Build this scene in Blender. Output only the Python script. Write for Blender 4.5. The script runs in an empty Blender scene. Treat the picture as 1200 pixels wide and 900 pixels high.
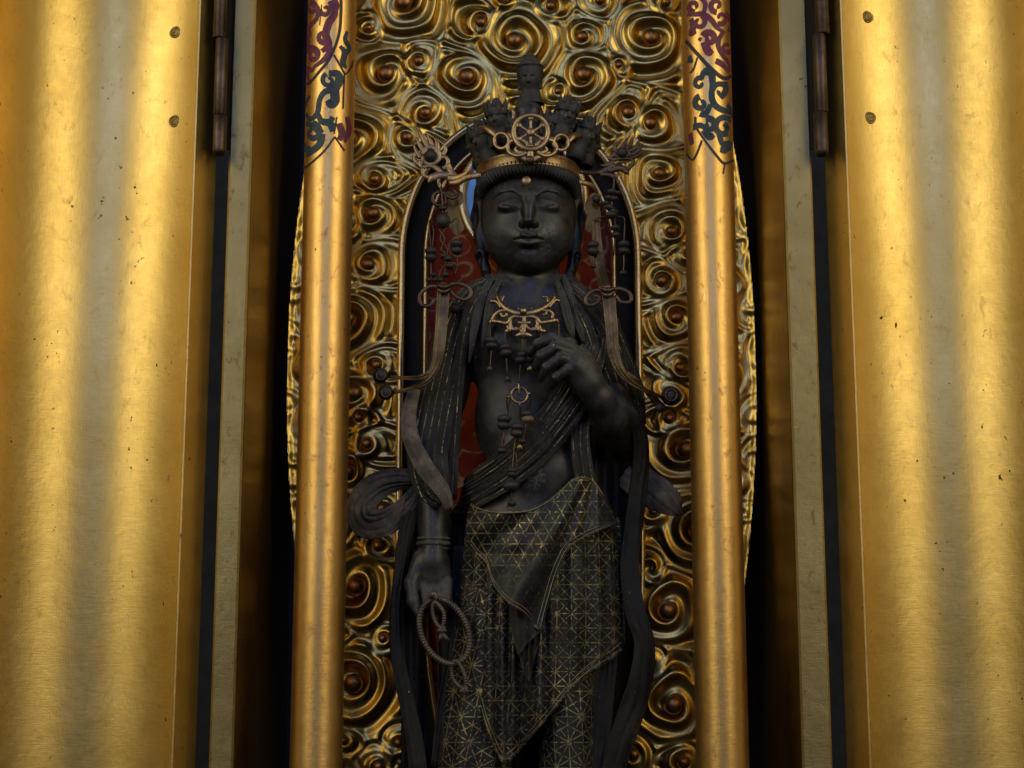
import bpy, math, random
import numpy as np
from mathutils import Vector, Matrix
R = math.radians
rng = np.random.default_rng(7)
random.seed(7)
scn = bpy.context.scene
col = scn.collection

# ------------------------------------------------------------------ camera
# 1 photo pixel is 1 mm on the plane Y = 0; the camera looks up by about 11 degrees
F = 2000.0
D = 2.0
TH = R(11.0)
ZMID = 0.62
ZC = ZMID - D * math.tan(TH)
cam_d = bpy.data.cameras.new('camera')
cam = bpy.data.objects.new('camera', cam_d)
col.objects.link(cam)
cam.location = (0, -D, ZC)
cam.rotation_euler = (R(90) + TH, 0, 0)
cam_d.sensor_width = 36
cam_d.lens = F / 1200 * 36
cam_d.clip_start = 0.05
cam_d.clip_end = 60
scn.camera = cam

# ------------------------------------------------------------------ light
wd = bpy.data.worlds.new('World')
scn.world = wd
wd.use_nodes = True
bg = wd.node_tree.nodes['Background']
bg.inputs[0].default_value = (0.55, 0.7, 1.0, 1)
bg.inputs[1].default_value = 0.012


def area(name, loc, target, sx, sy, power, color):
    l = bpy.data.lights.new(name, 'AREA')
    l.shape = 'RECTANGLE'
    l.size = sx
    l.size_y = sy
    l.energy = power
    l.color = color
    o = bpy.data.objects.new(name, l)
    col.objects.link(o)
    o.location = loc
    d = Vector(target) - Vector(loc)
    o.rotation_euler = d.to_track_quat('-Z', 'Z').to_euler()
    return o


# daylight through the hall's open front (cool) and the two lit sides (warm)
area('daylight_door', (-0.05, -5.2, 3.1), (0, 0, 0.7), 1.1, 2.7, 48, (0.30, 0.42, 1.0))
area('lit_side_left', (-2.45, -2.6, 2.1), (0, 0, 0.7), 1.25, 3.4, 47, (1.0, 0.90, 0.64))
area('lit_side_right', (2.45, -2.6, 2.1), (0, 0, 0.7), 1.25, 3.4, 47, (1.0, 0.88, 0.60))
scn.view_settings.view_transform = 'Standard'
scn.view_settings.look = 'None'
scn.view_settings.exposure = 0.0
scn.view_settings.gamma = 1.0
scn.cycles.max_bounces = 7
scn.cycles.glossy_bounces = 5
scn.cycles.diffuse_bounces = 3
scn.cycles.use_denoising = True
scn.cycles.sample_clamp_indirect = 4.0


# ------------------------------------------------------------------ helpers
def W(px, py, Y):
    """point at depth Y that stands on the line of sight of photo pixel (px, py)"""
    dx, dz = (px - 600) / F, (450 - py) / F
    c, s = math.cos(TH), math.sin(TH)
    d = (dx, c - dz * s, s + dz * c)
    t = (Y + D) / d[1]
    return Vector((d[0] * t, Y, ZC + d[2] * t))


def sc(Y):
    """metres per photo pixel at depth Y"""
    return (D + Y) / F


def thing(name, label, cat, loc=(0, 0, 0), group=None):
    o = bpy.data.objects.new(name, None)
    o.empty_display_size = 0.02
    col.objects.link(o)
    o.location = loc
    o['label'] = label
    o['category'] = cat
    if group:
        o['group'] = group
    return o


def wloc(o):
    v = Vector((0, 0, 0))
    if o.type == 'EMPTY':
        v = Vector(o.location)
    return v


def attach(o, parent):
    if parent is not None:
        o.parent = parent
        # parents are unrotated empties, or meshes whose origin is the world origin
        if parent.type == 'EMPTY':
            o.matrix_parent_inverse = Matrix.Translation(-Vector(parent.location))
        elif parent.get('moved'):
            o.matrix_parent_inverse = Matrix.Translation(-Vector(parent.location))


def make_mesh(name, V, Fc, smooth=True, uv=None):
    me = bpy.data.meshes.new(name)
    V = np.asarray(V, dtype=np.float32).reshape(-1, 3)
    if isinstance(Fc, np.ndarray):
        n = Fc.shape[1]
        me.vertices.add(len(V))
        me.vertices.foreach_set('co', V.ravel())
        me.loops.add(Fc.size)
        me.loops.foreach_set('vertex_index', Fc.astype(np.int32).ravel())
        me.polygons.add(len(Fc))
        me.polygons.foreach_set('loop_start', np.arange(0, Fc.size, n, dtype=np.int32))
        me.update(calc_edges=True)
    else:
        me.from_pydata(V.tolist(), [], [tuple(int(i) for i in f) for f in Fc])
        me.update()
    if smooth:
        me.polygons.foreach_set('use_smooth', np.ones(len(me.polygons), dtype=bool))
    if uv is not None:
        lay = me.uv_layers.new(name='UVMap')
        li = np.empty(len(me.loops), dtype=np.int32)
        me.loops.foreach_get('vertex_index', li)
        lay.data.foreach_set('uv', np.asarray(uv, dtype=np.float32)[li].ravel())
    return me


def link(name, me, mat, parent=None, loc=None, label=None):
    if mat is not None and len(me.materials) == 0:
        me.materials.append(mat)
    o = bpy.data.objects.new(name, me)
    col.objects.link(o)
    attach(o, parent)
    if loc is not None:
        o.location = loc
        o['moved'] = 1
    if label:
        o['label'] = label
    return o


class Geo:
    def __init__(s):
        s.V, s.F, s.UV, s.n = [], [], [], 0

    def add(s, V, Fc, uv=None):
        V = np.asarray(V, dtype=np.float64).reshape(-1, 3)
        s.V.append(V)
        s.F += [tuple(i + s.n for i in f) for f in Fc]
        s.UV.append(np.zeros((len(V), 2)) if uv is None else np.asarray(uv))
        s.n += len(V)
        return s

    def obj(s, name, mat, parent=None, smooth=True, label=None):
        return link(name, make_mesh(name, np.concatenate(s.V), s.F, smooth, np.concatenate(s.UV)), mat, parent, None, label)


def catmull(P, n=8, closed=False):
    P = np.asarray(P, dtype=float)
    m = len(P)
    out = []
    segs = m if closed else m - 1
    for i in range(segs):
        if closed:
            a, b, c, d = P[(i - 1) % m], P[i], P[(i + 1) % m], P[(i + 2) % m]
        else:
            b, c = P[i], P[i + 1]
            a = P[i - 1] if i > 0 else 2 * b - c
            d = P[i + 2] if i + 2 < m else 2 * c - b
        for k in range(n):
            t = k / n
            out.append(0.5 * ((2 * b) + (c - a) * t + (2 * a - 5 * b + 4 * c - d) * t * t + (-a + 3 * b - 3 * c + d) * t ** 3))
    if not closed:
        out.append(P[-1])
    return np.array(out)


def lin(vals, n):
    vals = np.atleast_1d(np.asarray(vals, dtype=float))
    return np.interp(np.linspace(0, 1, n), np.linspace(0, 1, len(vals)), vals)


def nrm(v):
    return v / (np.linalg.norm(v, axis=-1, keepdims=True) + 1e-12)


def frames(P, closed=False, up=None):
    n = len(P)
    T = np.empty_like(P)
    if closed:
        T = np.roll(P, -1, 0) - np.roll(P, 1, 0)
    else:
        T[1:-1] = P[2:] - P[:-2]
        T[0] = P[1] - P[0]
        T[-1] = P[-1] - P[-2]
    T = nrm(T)
    if up is not None:
        U = np.tile(np.asarray(up, float), (n, 1))
        A = nrm(np.cross(T, U))
        B = np.cross(A, T)
        return T, A, B
    A = np.empty_like(P)
    a = np.cross(T[0], (0.12, -1, 0.07))
    A[0] = nrm(a)
    for i in range(1, n):
        a = A[i - 1] - T[i] * np.dot(A[i - 1], T[i])
        A[i] = nrm(a)
    return T, A, np.cross(A, T)


def tube(geo, P, r, seg=8, closed=False, flat=None, up=None, cap=True, rope=0, ropen=0):
    """swept tube; flat = depth / width ratio of the section (along B)"""
    P = np.asarray(P, dtype=float)
    n = len(P)
    r = lin(r, n)
    T, A, B = frames(P, closed, up)
    a = np.linspace(0, 2 * np.pi, seg, endpoint=False)
    k = 1.0 if flat is None else flat
    ring = (P[:, None, :] + r[:, None, None] * (np.cos(a)[None, :, None] * A[:, None, :] + k * np.sin(a)[None, :, None] * B[:, None, :]))
    if rope:
        tw = np.linspace(0, ropen * 2 * np.pi, n, endpoint=not closed)
        f = 1 + rope * np.cos(2 * a[None, :] + tw[:, None])
        ring = P[:, None, :] + (ring - P[:, None, :]) * f[:, :, None]
    V = ring.reshape(-1, 3)
    Fc = []
    m = n if closed else n - 1
    for i in range(m):
        i2 = (i + 1) % n
        for j in range(seg):
            j2 = (j + 1) % seg
            Fc.append((i * seg + j, i * seg + j2, i2 * seg + j2, i2 * seg + j))
    if not closed and cap:
        Fc.append(tuple(range(seg - 1, -1, -1)))
        Fc.append(tuple((n - 1) * seg + j for j in range(seg)))
    geo.add(V, Fc)
    return geo


def pxpath(pts, n=6, Y=None):
    """list of (px, py[, Y]) -> smooth world path"""
    if Y is not None:
        pts = [(p[0], p[1], Y) for p in pts]
    C = catmull(np.array(pts, dtype=float), n)
    return np.array([W(*c) for c in C])


def stroke(geo, pts, w, Y=None, flat=0.5, n=6, seg=8, closed=False):
    """openwork stroke traced in pixels, w = half width in px"""
    if Y is not None:
        pts = [(p[0], p[1], Y) for p in pts]
    C = catmull(np.array(pts, dtype=float), n, closed)
    P = np.array([W(*c) for c in C])
    tube(geo, P, np.atleast_1d(w) * 0.001 * (1 + C[0, 2] / D), seg, closed, flat, up=(0, 1, 0))
    return geo


def spiral(cx, cy, r0, r1, a0, turns, n=14):
    t = np.linspace(0, 1, max(6, int(n * abs(turns))))
    a = np.radians(a0) + 2 * np.pi * turns * t
    r = r0 + (r1 - r0) * t
    return [(cx + r_ * math.cos(a_), cy + r_ * math.sin(a_)) for r_, a_ in zip(r, a)]


def ellipsoid(geo, c, rx, ry, rz, nu=16, nv=10, rot=None):
    V, Fc = [], []
    for i in range(nv + 1):
        t = math.pi * i / nv
        for j in range(nu):
            p = 2 * math.pi * j / nu
            V.append((rx * math.sin(t) * math.cos(p), ry * math.sin(t) * math.sin(p), rz * math.cos(t)))
    for i in range(nv):
        for j in range(nu):
            j2 = (j + 1) % nu
            if i == 0:
                Fc.append((j * 0, (i + 1) * nu + j, (i + 1) * nu + j2) if False else (i * nu + j, (i + 1) * nu + j, (i + 1) * nu + j2))
            elif i == nv - 1:
                Fc.append((i * nu + j, (i + 1) * nu + j, i * nu + j2))
            else:
                Fc.append((i * nu + j, (i + 1) * nu + j, (i + 1) * nu + j2, i * nu + j2))
    V = np.array(V)
    if rot is not None:
        V = V @ np.array(rot).T
    geo.add(V + np.array(c), Fc)
    return geo


def box(geo, x0, x1, y0, y1, z0, z1, bev=0.0):
    if bev <= 0:
        V = [(x, y, z) for x in (x0, x1) for y in (y0, y1) for z in (z0, z1)]
        Fc = [(0, 1, 3, 2), (4, 6, 7, 5), (0, 4, 5, 1), (2, 3, 7, 6), (0, 2, 6, 4), (1, 5, 7, 3)]
        geo.add(V, Fc)
        return geo
    # bevelled on the four upright edges (the ones in view)
    b = bev
    prof = [(x0 + b, y0), (x1 - b, y0), (x1, y0 + b), (x1, y1 - b), (x1 - b, y1), (x0 + b, y1), (x0, y1 - b), (x0, y0 + b)]
    n = len(prof)
    V = [(p[0], p[1], z) for z in (z0, z1) for p in prof]
    Fc = [(i, (i + 1) % n, n + (i + 1) % n, n + i) for i in range(n)] + [tuple(range(n - 1, -1, -1)), tuple(range(n, 2 * n))]
    geo.add(V, Fc)
    return geo


# ------------------------------------------------------------------ materials
def mat(name):
    m = bpy.data.materials.new(name)
    m.use_nodes = True
    nt = m.node_tree
    return m, nt, nt.nodes, nt.links, nt.nodes['Principled BSDF']


class NB:
    """small node-building helper"""
    def __init__(s, nt):
        s.nt = nt

    def node(s, t, **kw):
        n = s.nt.nodes.new(t)
        for k, v in kw.items():
            if k.startswith('in_'):
                n.inputs[k[3:]].default_value = v
            else:
                setattr(n, k, v)
        return n

    def put(s, sock, v):
        if hasattr(v, 'is_output') or isinstance(v, bpy.types.NodeSocket):
            s.nt.links.new(v, sock)
        else:
            sock.default_value = v

    def math(s, op, a, b=None, c=None):
        n = s.nt.nodes.new('ShaderNodeMath')
        n.operation = op
        s.put(n.inputs[0], a)
        if b is not None:
            s.put(n.inputs[1], b)
        if c is not None:
            s.put(n.inputs[2], c)
        return n.outputs[0]

    def noise(s, vec, scale, detail=3, rough=0.55, dist=0.0):
        n = s.nt.nodes.new('ShaderNodeTexNoise')
        s.put(n.inputs['Vector'], vec)
        n.inputs['Scale'].default_value = scale
        n.inputs['Detail'].default_value = detail
        n.inputs['Roughness'].default_value = rough
        n.inputs['Distortion'].default_value = dist
        return n.outputs[0]

    def scaled(s, vec, v):
        n = s.nt.nodes.new('ShaderNodeVectorMath')
        n.operation = 'MULTIPLY'
        s.put(n.inputs[0], vec)
        n.inputs[1].default_value = v
        return n.outputs[0]

    def ramp(s, x, stops):
        n = s.nt.nodes.new('ShaderNodeValToRGB')
        s.put(n.inputs[0], x)
        cr = n.color_ramp
        while len(cr.elements) < len(stops):
            cr.elements.new(0.5)
        for e, (p, c) in zip(cr.elements, stops):
            e.position = p
            e.color = (c[0], c[1], c[2], 1) if hasattr(c, '__len__') else (c, c, c, 1)
        return n.outputs[0]

    def mix(s, f, a, b):
        n = s.nt.nodes.new('ShaderNodeMix')
        n.data_type = 'RGBA'
        s.put(n.inputs[0], f)
        for sock, v in ((n.inputs[6], a), (n.inputs[7], b)):
            if isinstance(v, bpy.types.NodeSocket):
                s.put(sock, v)
            else:
                sock.default_value = (v[0], v[1], v[2], 1)
        return n.outputs[2]

    def bump(s, h, strength, dist, normal=None):
        n = s.nt.nodes.new('ShaderNodeBump')
        n.inputs['Strength'].default_value = strength
        n.inputs['Distance'].default_value = dist
        s.put(n.inputs['Height'], h)
        if normal is not None:
            s.put(n.inputs['Normal'], normal)
        return n.outputs[0]


def gold(name, c0, c1, rough, spots=0.0, grain=0.0, wear=None, wearamt=0.0, metal=1.0, scale=1.0):
    m, nt, N, L, P = mat(name)
    b = NB(nt)
    tc = b.node('ShaderNodeTexCoord').outputs['Object']
    big = b.noise(tc, 9 * scale, 4, 0.6)
    colr = b.ramp(big, [(0.3, c0), (0.7, c1)])
    fine = b.noise(b.scaled(tc, (900, 900, 60)), 1.0, 2, 0.6)
    fine2 = b.noise(b.scaled(tc, (70, 70, 1100)), 1.0, 2, 0.6)
    gr = b.math('ADD', b.math('MULTIPLY', fine, 0.5), b.math('MULTIPLY', fine2, 0.5))
    cloud = b.noise(tc, 55 * scale, 4, 0.65)
    rg = b.math('ADD', rough - 0.16, b.math('ADD', b.math('MULTIPLY', cloud, 0.16), b.math('MULTIPLY', gr, 0.16)))
    base = colr
    metal_s = metal
    if spots:
        sp = b.noise(b.scaled(tc, (1, 1, 0.8)), 150, 2, 0.5)
        msk = b.ramp(sp, [(0.70, 0.0), (0.74, 1.0)])
        msk2 = b.math('MULTIPLY', msk, b.ramp(b.noise(tc, 13, 2), [(0.45, 0.0), (0.6, 1.0)]))
        msk2 = b.math('MULTIPLY', msk2, spots)
        base = b.mix(msk2, base, (0.045, 0.025, 0.012))
        rg = b.math('ADD', rg, b.math('MULTIPLY', msk2, 0.3))
    if wear is not None:
        wn = b.noise(b.scaled(tc, (1, 1, 0.6)), 75, 7, 0.75, 0.6)
        wm = b.math('MULTIPLY', b.ramp(wn, [(0.56, 0.0), (0.68, 1.0)]), wearamt)
        base = b.mix(wm, base, wear)
        rg = b.math('ADD', rg, b.math('MULTIPLY', wm, 0.2))
    L.new(base, P.inputs['Base Color'])
    P.inputs['Metallic'].default_value = metal
    L.new(rg, P.inputs['Roughness'])
    if grain:
        L.new(b.bump(gr, grain, 0.0012, b.bump(cloud, grain * 0.6, 0.004)), P.inputs['Normal'])
    return m


M = {}
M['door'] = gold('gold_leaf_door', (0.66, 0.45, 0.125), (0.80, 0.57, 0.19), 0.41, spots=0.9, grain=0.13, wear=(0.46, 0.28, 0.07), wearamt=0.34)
M['column'] = gold('gold_leaf_column', (0.74, 0.44, 0.125), (0.83, 0.52, 0.175), 0.42, spots=0.7, grain=0.15, wear=(0.30, 0.15, 0.08), wearamt=0.6)
M['frame'] = gold('pale_gold_frame', (0.29, 0.225, 0.085), (0.41, 0.325, 0.13), 0.45, spots=0.6, grain=0.2, wear=(0.20, 0.085, 0.045), wearamt=0.75)
M['wall'] = gold('gold_leaf_wall', (0.60, 0.36, 0.07), (0.72, 0.45, 0.10), 0.36, spots=0.3, grain=0.15)
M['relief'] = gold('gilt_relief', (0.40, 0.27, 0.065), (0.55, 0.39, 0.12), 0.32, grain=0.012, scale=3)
M['boss'] = gold('copper_boss', (0.26, 0.12, 0.045), (0.42, 0.22, 0.08), 0.40, grain=0.06, scale=3)
M['rim'] = gold('pale_gilt_rim', (0.70, 0.55, 0.27), (0.82, 0.68, 0.38), 0.34, grain=0.1, wear=(0.18, 0.10, 0.05), wearamt=0.4)
M['bronze'] = gold('aged_bronze', (0.28, 0.195, 0.11), (0.54, 0.385, 0.21), 0.46, grain=0.2, scale=5, wear=(0.03, 0.024, 0.02), wearamt=0.7)
M['bronze_dark'] = gold('dark_bronze', (0.07, 0.054, 0.046), (0.17, 0.115, 0.08), 0.5, grain=0.25, scale=5)
M['hinge'] = gold('hinge_bronze', (0.065, 0.045, 0.038), (0.15, 0.10, 0.075), 0.45, grain=0.2, scale=4)
M['screw'] = gold('screw_brass', (0.16, 0.11, 0.04), (0.34, 0.24, 0.09), 0.45, grain=0.3, scale=5)


def plain(name, c, rough=0.6, metal=0.0, bump=0.0, var=0.3, scale=40):
    m, nt, N, L, P = mat(name)
    b = NB(nt)
    tc = b.node('ShaderNodeTexCoord').outputs['Object']
    n = b.noise(tc, scale, 5, 0.6)
    lo = tuple(x * (1 - var) for x in c)
    hi = tuple(min(1, x * (1 + var)) for x in c)
    L.new(b.ramp(n, [(0.3, lo), (0.7, hi)]), P.inputs['Base Color'])
    P.inputs['Roughness'].default_value = rough
    P.inputs['Metallic'].default_value = metal
    if bump:
        L.new(b.bump(b.noise(tc, scale * 4, 4), bump, 0.002), P.inputs['Normal'])
    return m


M['backdrop'] = plain('dark_blue_cloth', (0.022, 0.028, 0.048), 0.9)
M['black'] = plain('black_lacquer', (0.010, 0.010, 0.010), 0.62, bump=0.1)
M['black'].node_tree.nodes['Principled BSDF'].inputs['Specular IOR Level'].default_value = 0.2
M['inside'] = plain('dark_lacquer_wood', (0.010, 0.006, 0.004), 0.6)
M['paint_red'] = plain('crimson_paint', (0.16, 0.022, 0.045), 0.55, var=0.5, scale=160)
M['paint_green'] = plain('blue_green_paint', (0.022, 0.045, 0.055), 0.55, var=0.5, scale=160)
M['paint_line'] = plain('dark_line_paint', (0.028, 0.022, 0.030), 0.55, var=0.5, scale=160)
# ================================================================== the shrine cabinet
ZT, ZB = 1.42, 0.0          # top and floor of what is built
XC = 0.0078                 # middle of the cabinet
YF = -0.17                  # front of the frame
HW = 0.2990                 # half width of the opening
cab = thing('shrine_cabinet', 'open gilded shrine cabinet with curved gold doors and two round columns', 'cabinet', (XC, 0.05, 0))

g = Geo(); box(g, -2.2, 2.2, 0.62, 0.64, -0.3, 2.4)
o = g.obj('backdrop', M['backdrop'], None, False); o['kind'] = 'structure'
g = Geo(); box(g, -2.2, 2.2, -0.9, 0.62, -0.06, -0.03)
o = g.obj('floor', M['backdrop'], None, False); o['kind'] = 'structure'

for s in (-1, 1):
    # jamb and side wall, gilded inside
    dl = 0.0035 if s < 0 else 0.0
    x0, x1 = sorted((XC + s * (HW + dl), XC + s * (HW + 0.024)))
    g = Geo(); box(g, x0, x1, YF + 0.012, 0.27, ZB - 0.03, ZT, 0.001)
    g.obj('side_wall', M['wall'], cab, False)
    # pale front stile
    x0, x1 = sorted((XC + s * (HW + dl - 0.0025), XC + s * (HW + (0.0265 if s < 0 else 0.029))))
    g = Geo(); box(g, x0, x1, YF, YF + 0.0118, ZB - 0.03, ZT, 0.0022)
    g.obj('front_stile', M['frame'], cab, False)
g = Geo(); box(g, XC - HW - 0.024, XC + HW + 0.024, 0.272, 0.29, ZB - 0.03, ZT)
g.obj('back_panel', M['inside'], cab, False)
g = Geo(); box(g, XC - HW + 0.0005, XC + HW - 0.0005, YF + 0.014, 0.2715, ZB - 0.03, ZB + 0.02)
g.obj('base_board', M['inside'], cab, False)
g = Geo(); box(g, XC - HW - 0.024, XC + HW + 0.024, YF, 0.29, ZT + 0.0005, ZT + 0.03)
g.obj('top_board', M['inside'], cab, False)

# ---- columns
YCOL = -0.155
RCOL = 0.0277
col_x = []
for s in (-1, 1):
    cx = XC + s * 0.233 * sc(YCOL) * 1000 * 0.999
    col_x.append(cx)
    g = Geo()
    zs = np.concatenate([[ZB + 0.0, ZB + 0.02], np.linspace(0.05, ZT, 30)])
    nn = 64
    V, Fc = [], []
    for z in zs:
        for j in range(nn):
            a = 2 * math.pi * j / nn
            V.append((cx + RCOL * math.cos(a), YCOL + RCOL * math.sin(a), z))
    for i in range(len(zs) - 1):
        for j in range(nn):
            Fc.append((i * nn + j, i * nn + (j + 1) % nn, (i + 1) * nn + (j + 1) % nn, (i + 1) * nn + j))
    g.add(V, Fc)
    c_o = g.obj('column', M['column'], cab)

    def on_col(px, py, lift):
        """where the line of sight meets the column's face"""
        dx, dz = (px - 600) / F, (450 - py) / F
        c, s_ = math.cos(TH), math.sin(TH)
        d = np.array((dx, c - dz * s_, s_ + dz * c))
        ox, oy = -cx, -D - YCOL
        r = RCOL + lift
        A = d[0] ** 2 + d[1] ** 2
        B = ox * d[0] + oy * d[1]
        C = ox * ox + oy * oy - r * r
        q = B * B - A * C
        if q < 0:
            q = 0
        t = (-B - math.sqrt(q)) / A
        return np.array((d[0] * t, -D + d[1] * t, ZC + d[2] * t))

    def paint(geo, pts, w, lift):
        C = catmull(np.array(pts, float), 5)
        P = np.array([on_col(x, y, lift) for x, y in C])
        T, _, _ = frames(P)
        Nn = P - np.array((cx, YCOL, 0)); Nn[:, 2] = 0; Nn = nrm(Nn)
        B = nrm(np.cross(T, Nn))
        ww = lin(w, len(P))[:, None] * (0.00138 if len(w) > 1 else 0.00100)
        # keep the strip on the round face
        V = []
        for k in (-1, 0, 1):
            Q = P + B * ww * k
            q = Q - np.array((cx, YCOL, 0)); q[:, 2] = 0
            Q2 = np.array((cx, YCOL, 0)) + nrm(q) * (RCOL + lift); Q2[:, 2] = Q[:, 2]
            V.append(Q2)
        n = len(P)
        Fc = []
        for k in range(2):
            for i in range(n - 1):
                Fc.append((k * n + i, (k + 1) * n + i, (k + 1) * n + i + 1, k * n + i + 1))
        geo.add(np.concatenate(V), Fc)

    red, grn, lnn = Geo(), Geo(), Geo()
    K = 4.09
    if s < 0:
        X = lambda a: [(340 + x / K, y / K) for x, y in a]
        redS = [([(95, 10), (130, 40), (125, 90), (90, 130), (95, 175)], [2.6, 2.2, 2.0]), (spiral(98, 40, 30, 8, -90, 0.8), [2.6, 1.4]),
                ([(190, 5), (215, 60), (185, 110), (170, 165), (185, 215), (150, 245)], [2.4, 3.2, 3.4, 2.0]), (spiral(160, 175, 34, 8, 30, 1.0), [2.6, 1.5]),
                ([(185, 215), (190, 245), (160, 285), (120, 315)], [2.8, 1.8]), (spiral(105, 265, 38, 8, 200, 1.1), [3.4, 1.6]), ([(75, 160), (85, 215), (75, 260)], [3.2, 2.6]),
                ([(80, 330), (105, 335), (120, 310)], [2.4, 1.2]), ([(75, 20), (80, 80), (76, 140)], [2.0, 2.4, 1.6]), ([(80, 345), (85, 375), (90, 390)], [2.2, 1.4]),
                (spiral(170, 45, 30, 6, 180, -0.9), [2.2, 1.4]), ([(215, 60), (225, 20), (205, -20)], [2.4, 1.6]),
                ([(235, 590), (250, 640), (235, 670)], [3.0, 3.6, 2.0]), ([(275, 560), (285, 620), (262, 680)], [2.6, 3.6, 1.5])]
        grnS = [([(185, 350), (230, 355), (235, 390), (215, 430), (215, 480), (195, 500), (178, 480)], [2.4, 3.6, 3.6, 4.2, 3.8, 2.2]),
                (spiral(185, 385, 34, 9, -110, -1.0), [2.2, 1.3]), ([(215, 430), (165, 440), (140, 480), (130, 540), (95, 570), (75, 545)], [2.8, 2.4, 2.4, 1.4]),
                ([(130, 540), (150, 580), (190, 590), (205, 630)], [2.0, 2.6, 3.2, 2.4]), (spiral(105, 635, 42, 10, -90, 1.0), [3.2, 1.6]),
                ([(205, 560), (190, 590), (215, 600)], [2.4, 1.8]), ([(150, 640), (140, 690), (95, 730), (75, 740)], [3.4, 3.2, 2.0]), ([(75, 590), (110, 605), (150, 640)], [1.8, 2.8, 3.2]),
                ([(70, 520), (80, 480), (95, 460)], [2.4, 1.4]), ([(240, 220), (262, 250), (255, 300), (270, 325)], [1.4, 2.8, 2.8, 1.4]), ([(275, 150), (265, 190), (285, 230), (262, 262)], [1.4, 2.6, 2.0]),
                (spiral(72, 700, 20, 6, 0, 0.8), [2.4, 1.4])]
        lnS = [([(245, -40), (245, 60), (235, 165), (195, 270), (140, 340), (85, 400), (62, 385)], [1.2, 1.0]), ([(210, 262), (240, 310), (265, 352), (290, 330), (305, 290)], [1.0]),
               ([(262, 352), (258, 430), (255, 520)], [0.9]), ([(215, 655), (165, 720), (105, 775), (68, 802), (55, 790)], [1.0]), ([(215, 655), (240, 690), (262, 722)], [0.9]),
               ([(225, 560), (212, 640)], [0.8]), ([(150, 20), (140, 120)], [0.5])]
    else:
        X = lambda a: [(790 + x / K, y / K) for x, y in a]
        redS = [([(62, 70), (100, 68), (140, 68), (180, 95), (205, 130), (235, 150)], [1.4, 2.4, 2.4, 1.6]), (spiral(118, 105, 34, 9, -60, 0.9), [2.4, 1.4]),
                (spiral(95, 30, 30, 8, 90, 0.9), [2.8, 1.4]), ([(80, 90), (90, 130), (80, 160), (105, 150)], [2.2, 3.4, 1.6]), (spiral(205, 25, 34, 8, 90, 1.0), [2.6, 1.4]),
                (spiral(225, 85, 32, 8, 120, -0.9), [2.4, 1.3]), (spiral(170, 185, 34, 8, 200, 1.1), [3.2, 1.6]), ([(145, 200), (165, 250), (185, 240)], [3.6, 3.4, 1.8]), ([(240, 145), (212, 200), (225, 250), (262, 300), (270, 345)], [1.8, 2.4, 2.4, 1.6]),
                (spiral(255, 225, 30, 8, 0, 0.9), [2.2, 1.3]), ([(200, 290), (235, 310), (265, 345)], [2.6, 2.8, 1.4]), ([(250, 60), (272, 110), (262, 150)], [2.2, 2.8, 1.4]), ([(130, 190), (115, 185)], [2, 1.2]),
                ([(130, -10), (150, 20), (140, 66)], [2.2, 1.8]), ([(75, 640), (85, 690), (80, 650)], [2.6, 1.4])]
        grnS = [([(150, 345), (178, 350), (185, 400), (180, 460), (195, 500), (230, 525), (285, 540)], [2.6, 3.2, 2.4, 2.8, 2.8, 2.0]), ([(188, 350), (165, 335), (140, 350), (130, 380)], [2.0, 2.8, 1.8]),
                (spiral(122, 400, 30, 8, -60, -0.9), [2.4, 1.4]), (spiral(225, 435, 40, 10, 190, 1.0), [2.4, 1.6]), ([(245, 390), (250, 430), (225, 470)], [3.0, 3.2, 2.0]), (spiral(128, 495, 34, 8, -100, -1.0), [3.0, 1.6]),
                ([(125, 540), (150, 545), (175, 500)], [3.4, 2.0]), ([(255, 500), (270, 520), (280, 560)], [2.0, 2.6, 1.8]), (spiral(240, 605, 44, 36, -40, -0.72), [2.4, 2.6]), ([(215, 640), (235, 690), (275, 690), (245, 720), (222, 715)], [2.2, 3.0, 2.6, 2.4]),
                ([(240, 590), (255, 610), (245, 640)], [2.6, 3.2, 1.4]), (spiral(168, 600, 34, 8, -120, 1.0), [3.0, 1.6]), ([(145, 620), (170, 655), (190, 645)], [3.6, 3.2, 2.0]), ([(90, 610), (125, 600), (150, 615)], [2.8, 2.0]),
                ([(70, 300), (75, 270), (85, 300)], [2.2, 1.2])]
        lnS = [([(55, 195), (110, 258), (180, 330), (245, 375), (292, 352)], [1.4, 1.7, 1.4]), ([(110, 275), (92, 330), (75, 350)], [0.9]), ([(100, 560), (105, 610), (160, 690), (205, 745), (243, 782), (300, 762)], [1.3]),
               ([(245, 782), (236, 832)], [0.8]), ([(132, 672), (105, 740), (85, 765), (58, 740)], [1.1])]
    for rep in range(3):       # the painted band goes on above the part in view
        dy = -rep * 850
        for src, geo in ((redS, red), (grnS, grn)):
            for pts, w in src:
                paint(geo, [(x, y + dy / K) for x, y in X(pts)], w, 0.0005)
        for pts, w in lnS:
            paint(lnn, [(x, y + dy / K) for x, y in X(pts)], w, 0.0009)
    for q_ in (red.obj('crimson_scroll', M['paint_red'], c_o), grn.obj('blue_green_scroll', M['paint_green'], c_o), lnn.obj('painted_outline', M['paint_line'], c_o)):
        q_['kind'] = 'stuff'

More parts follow.
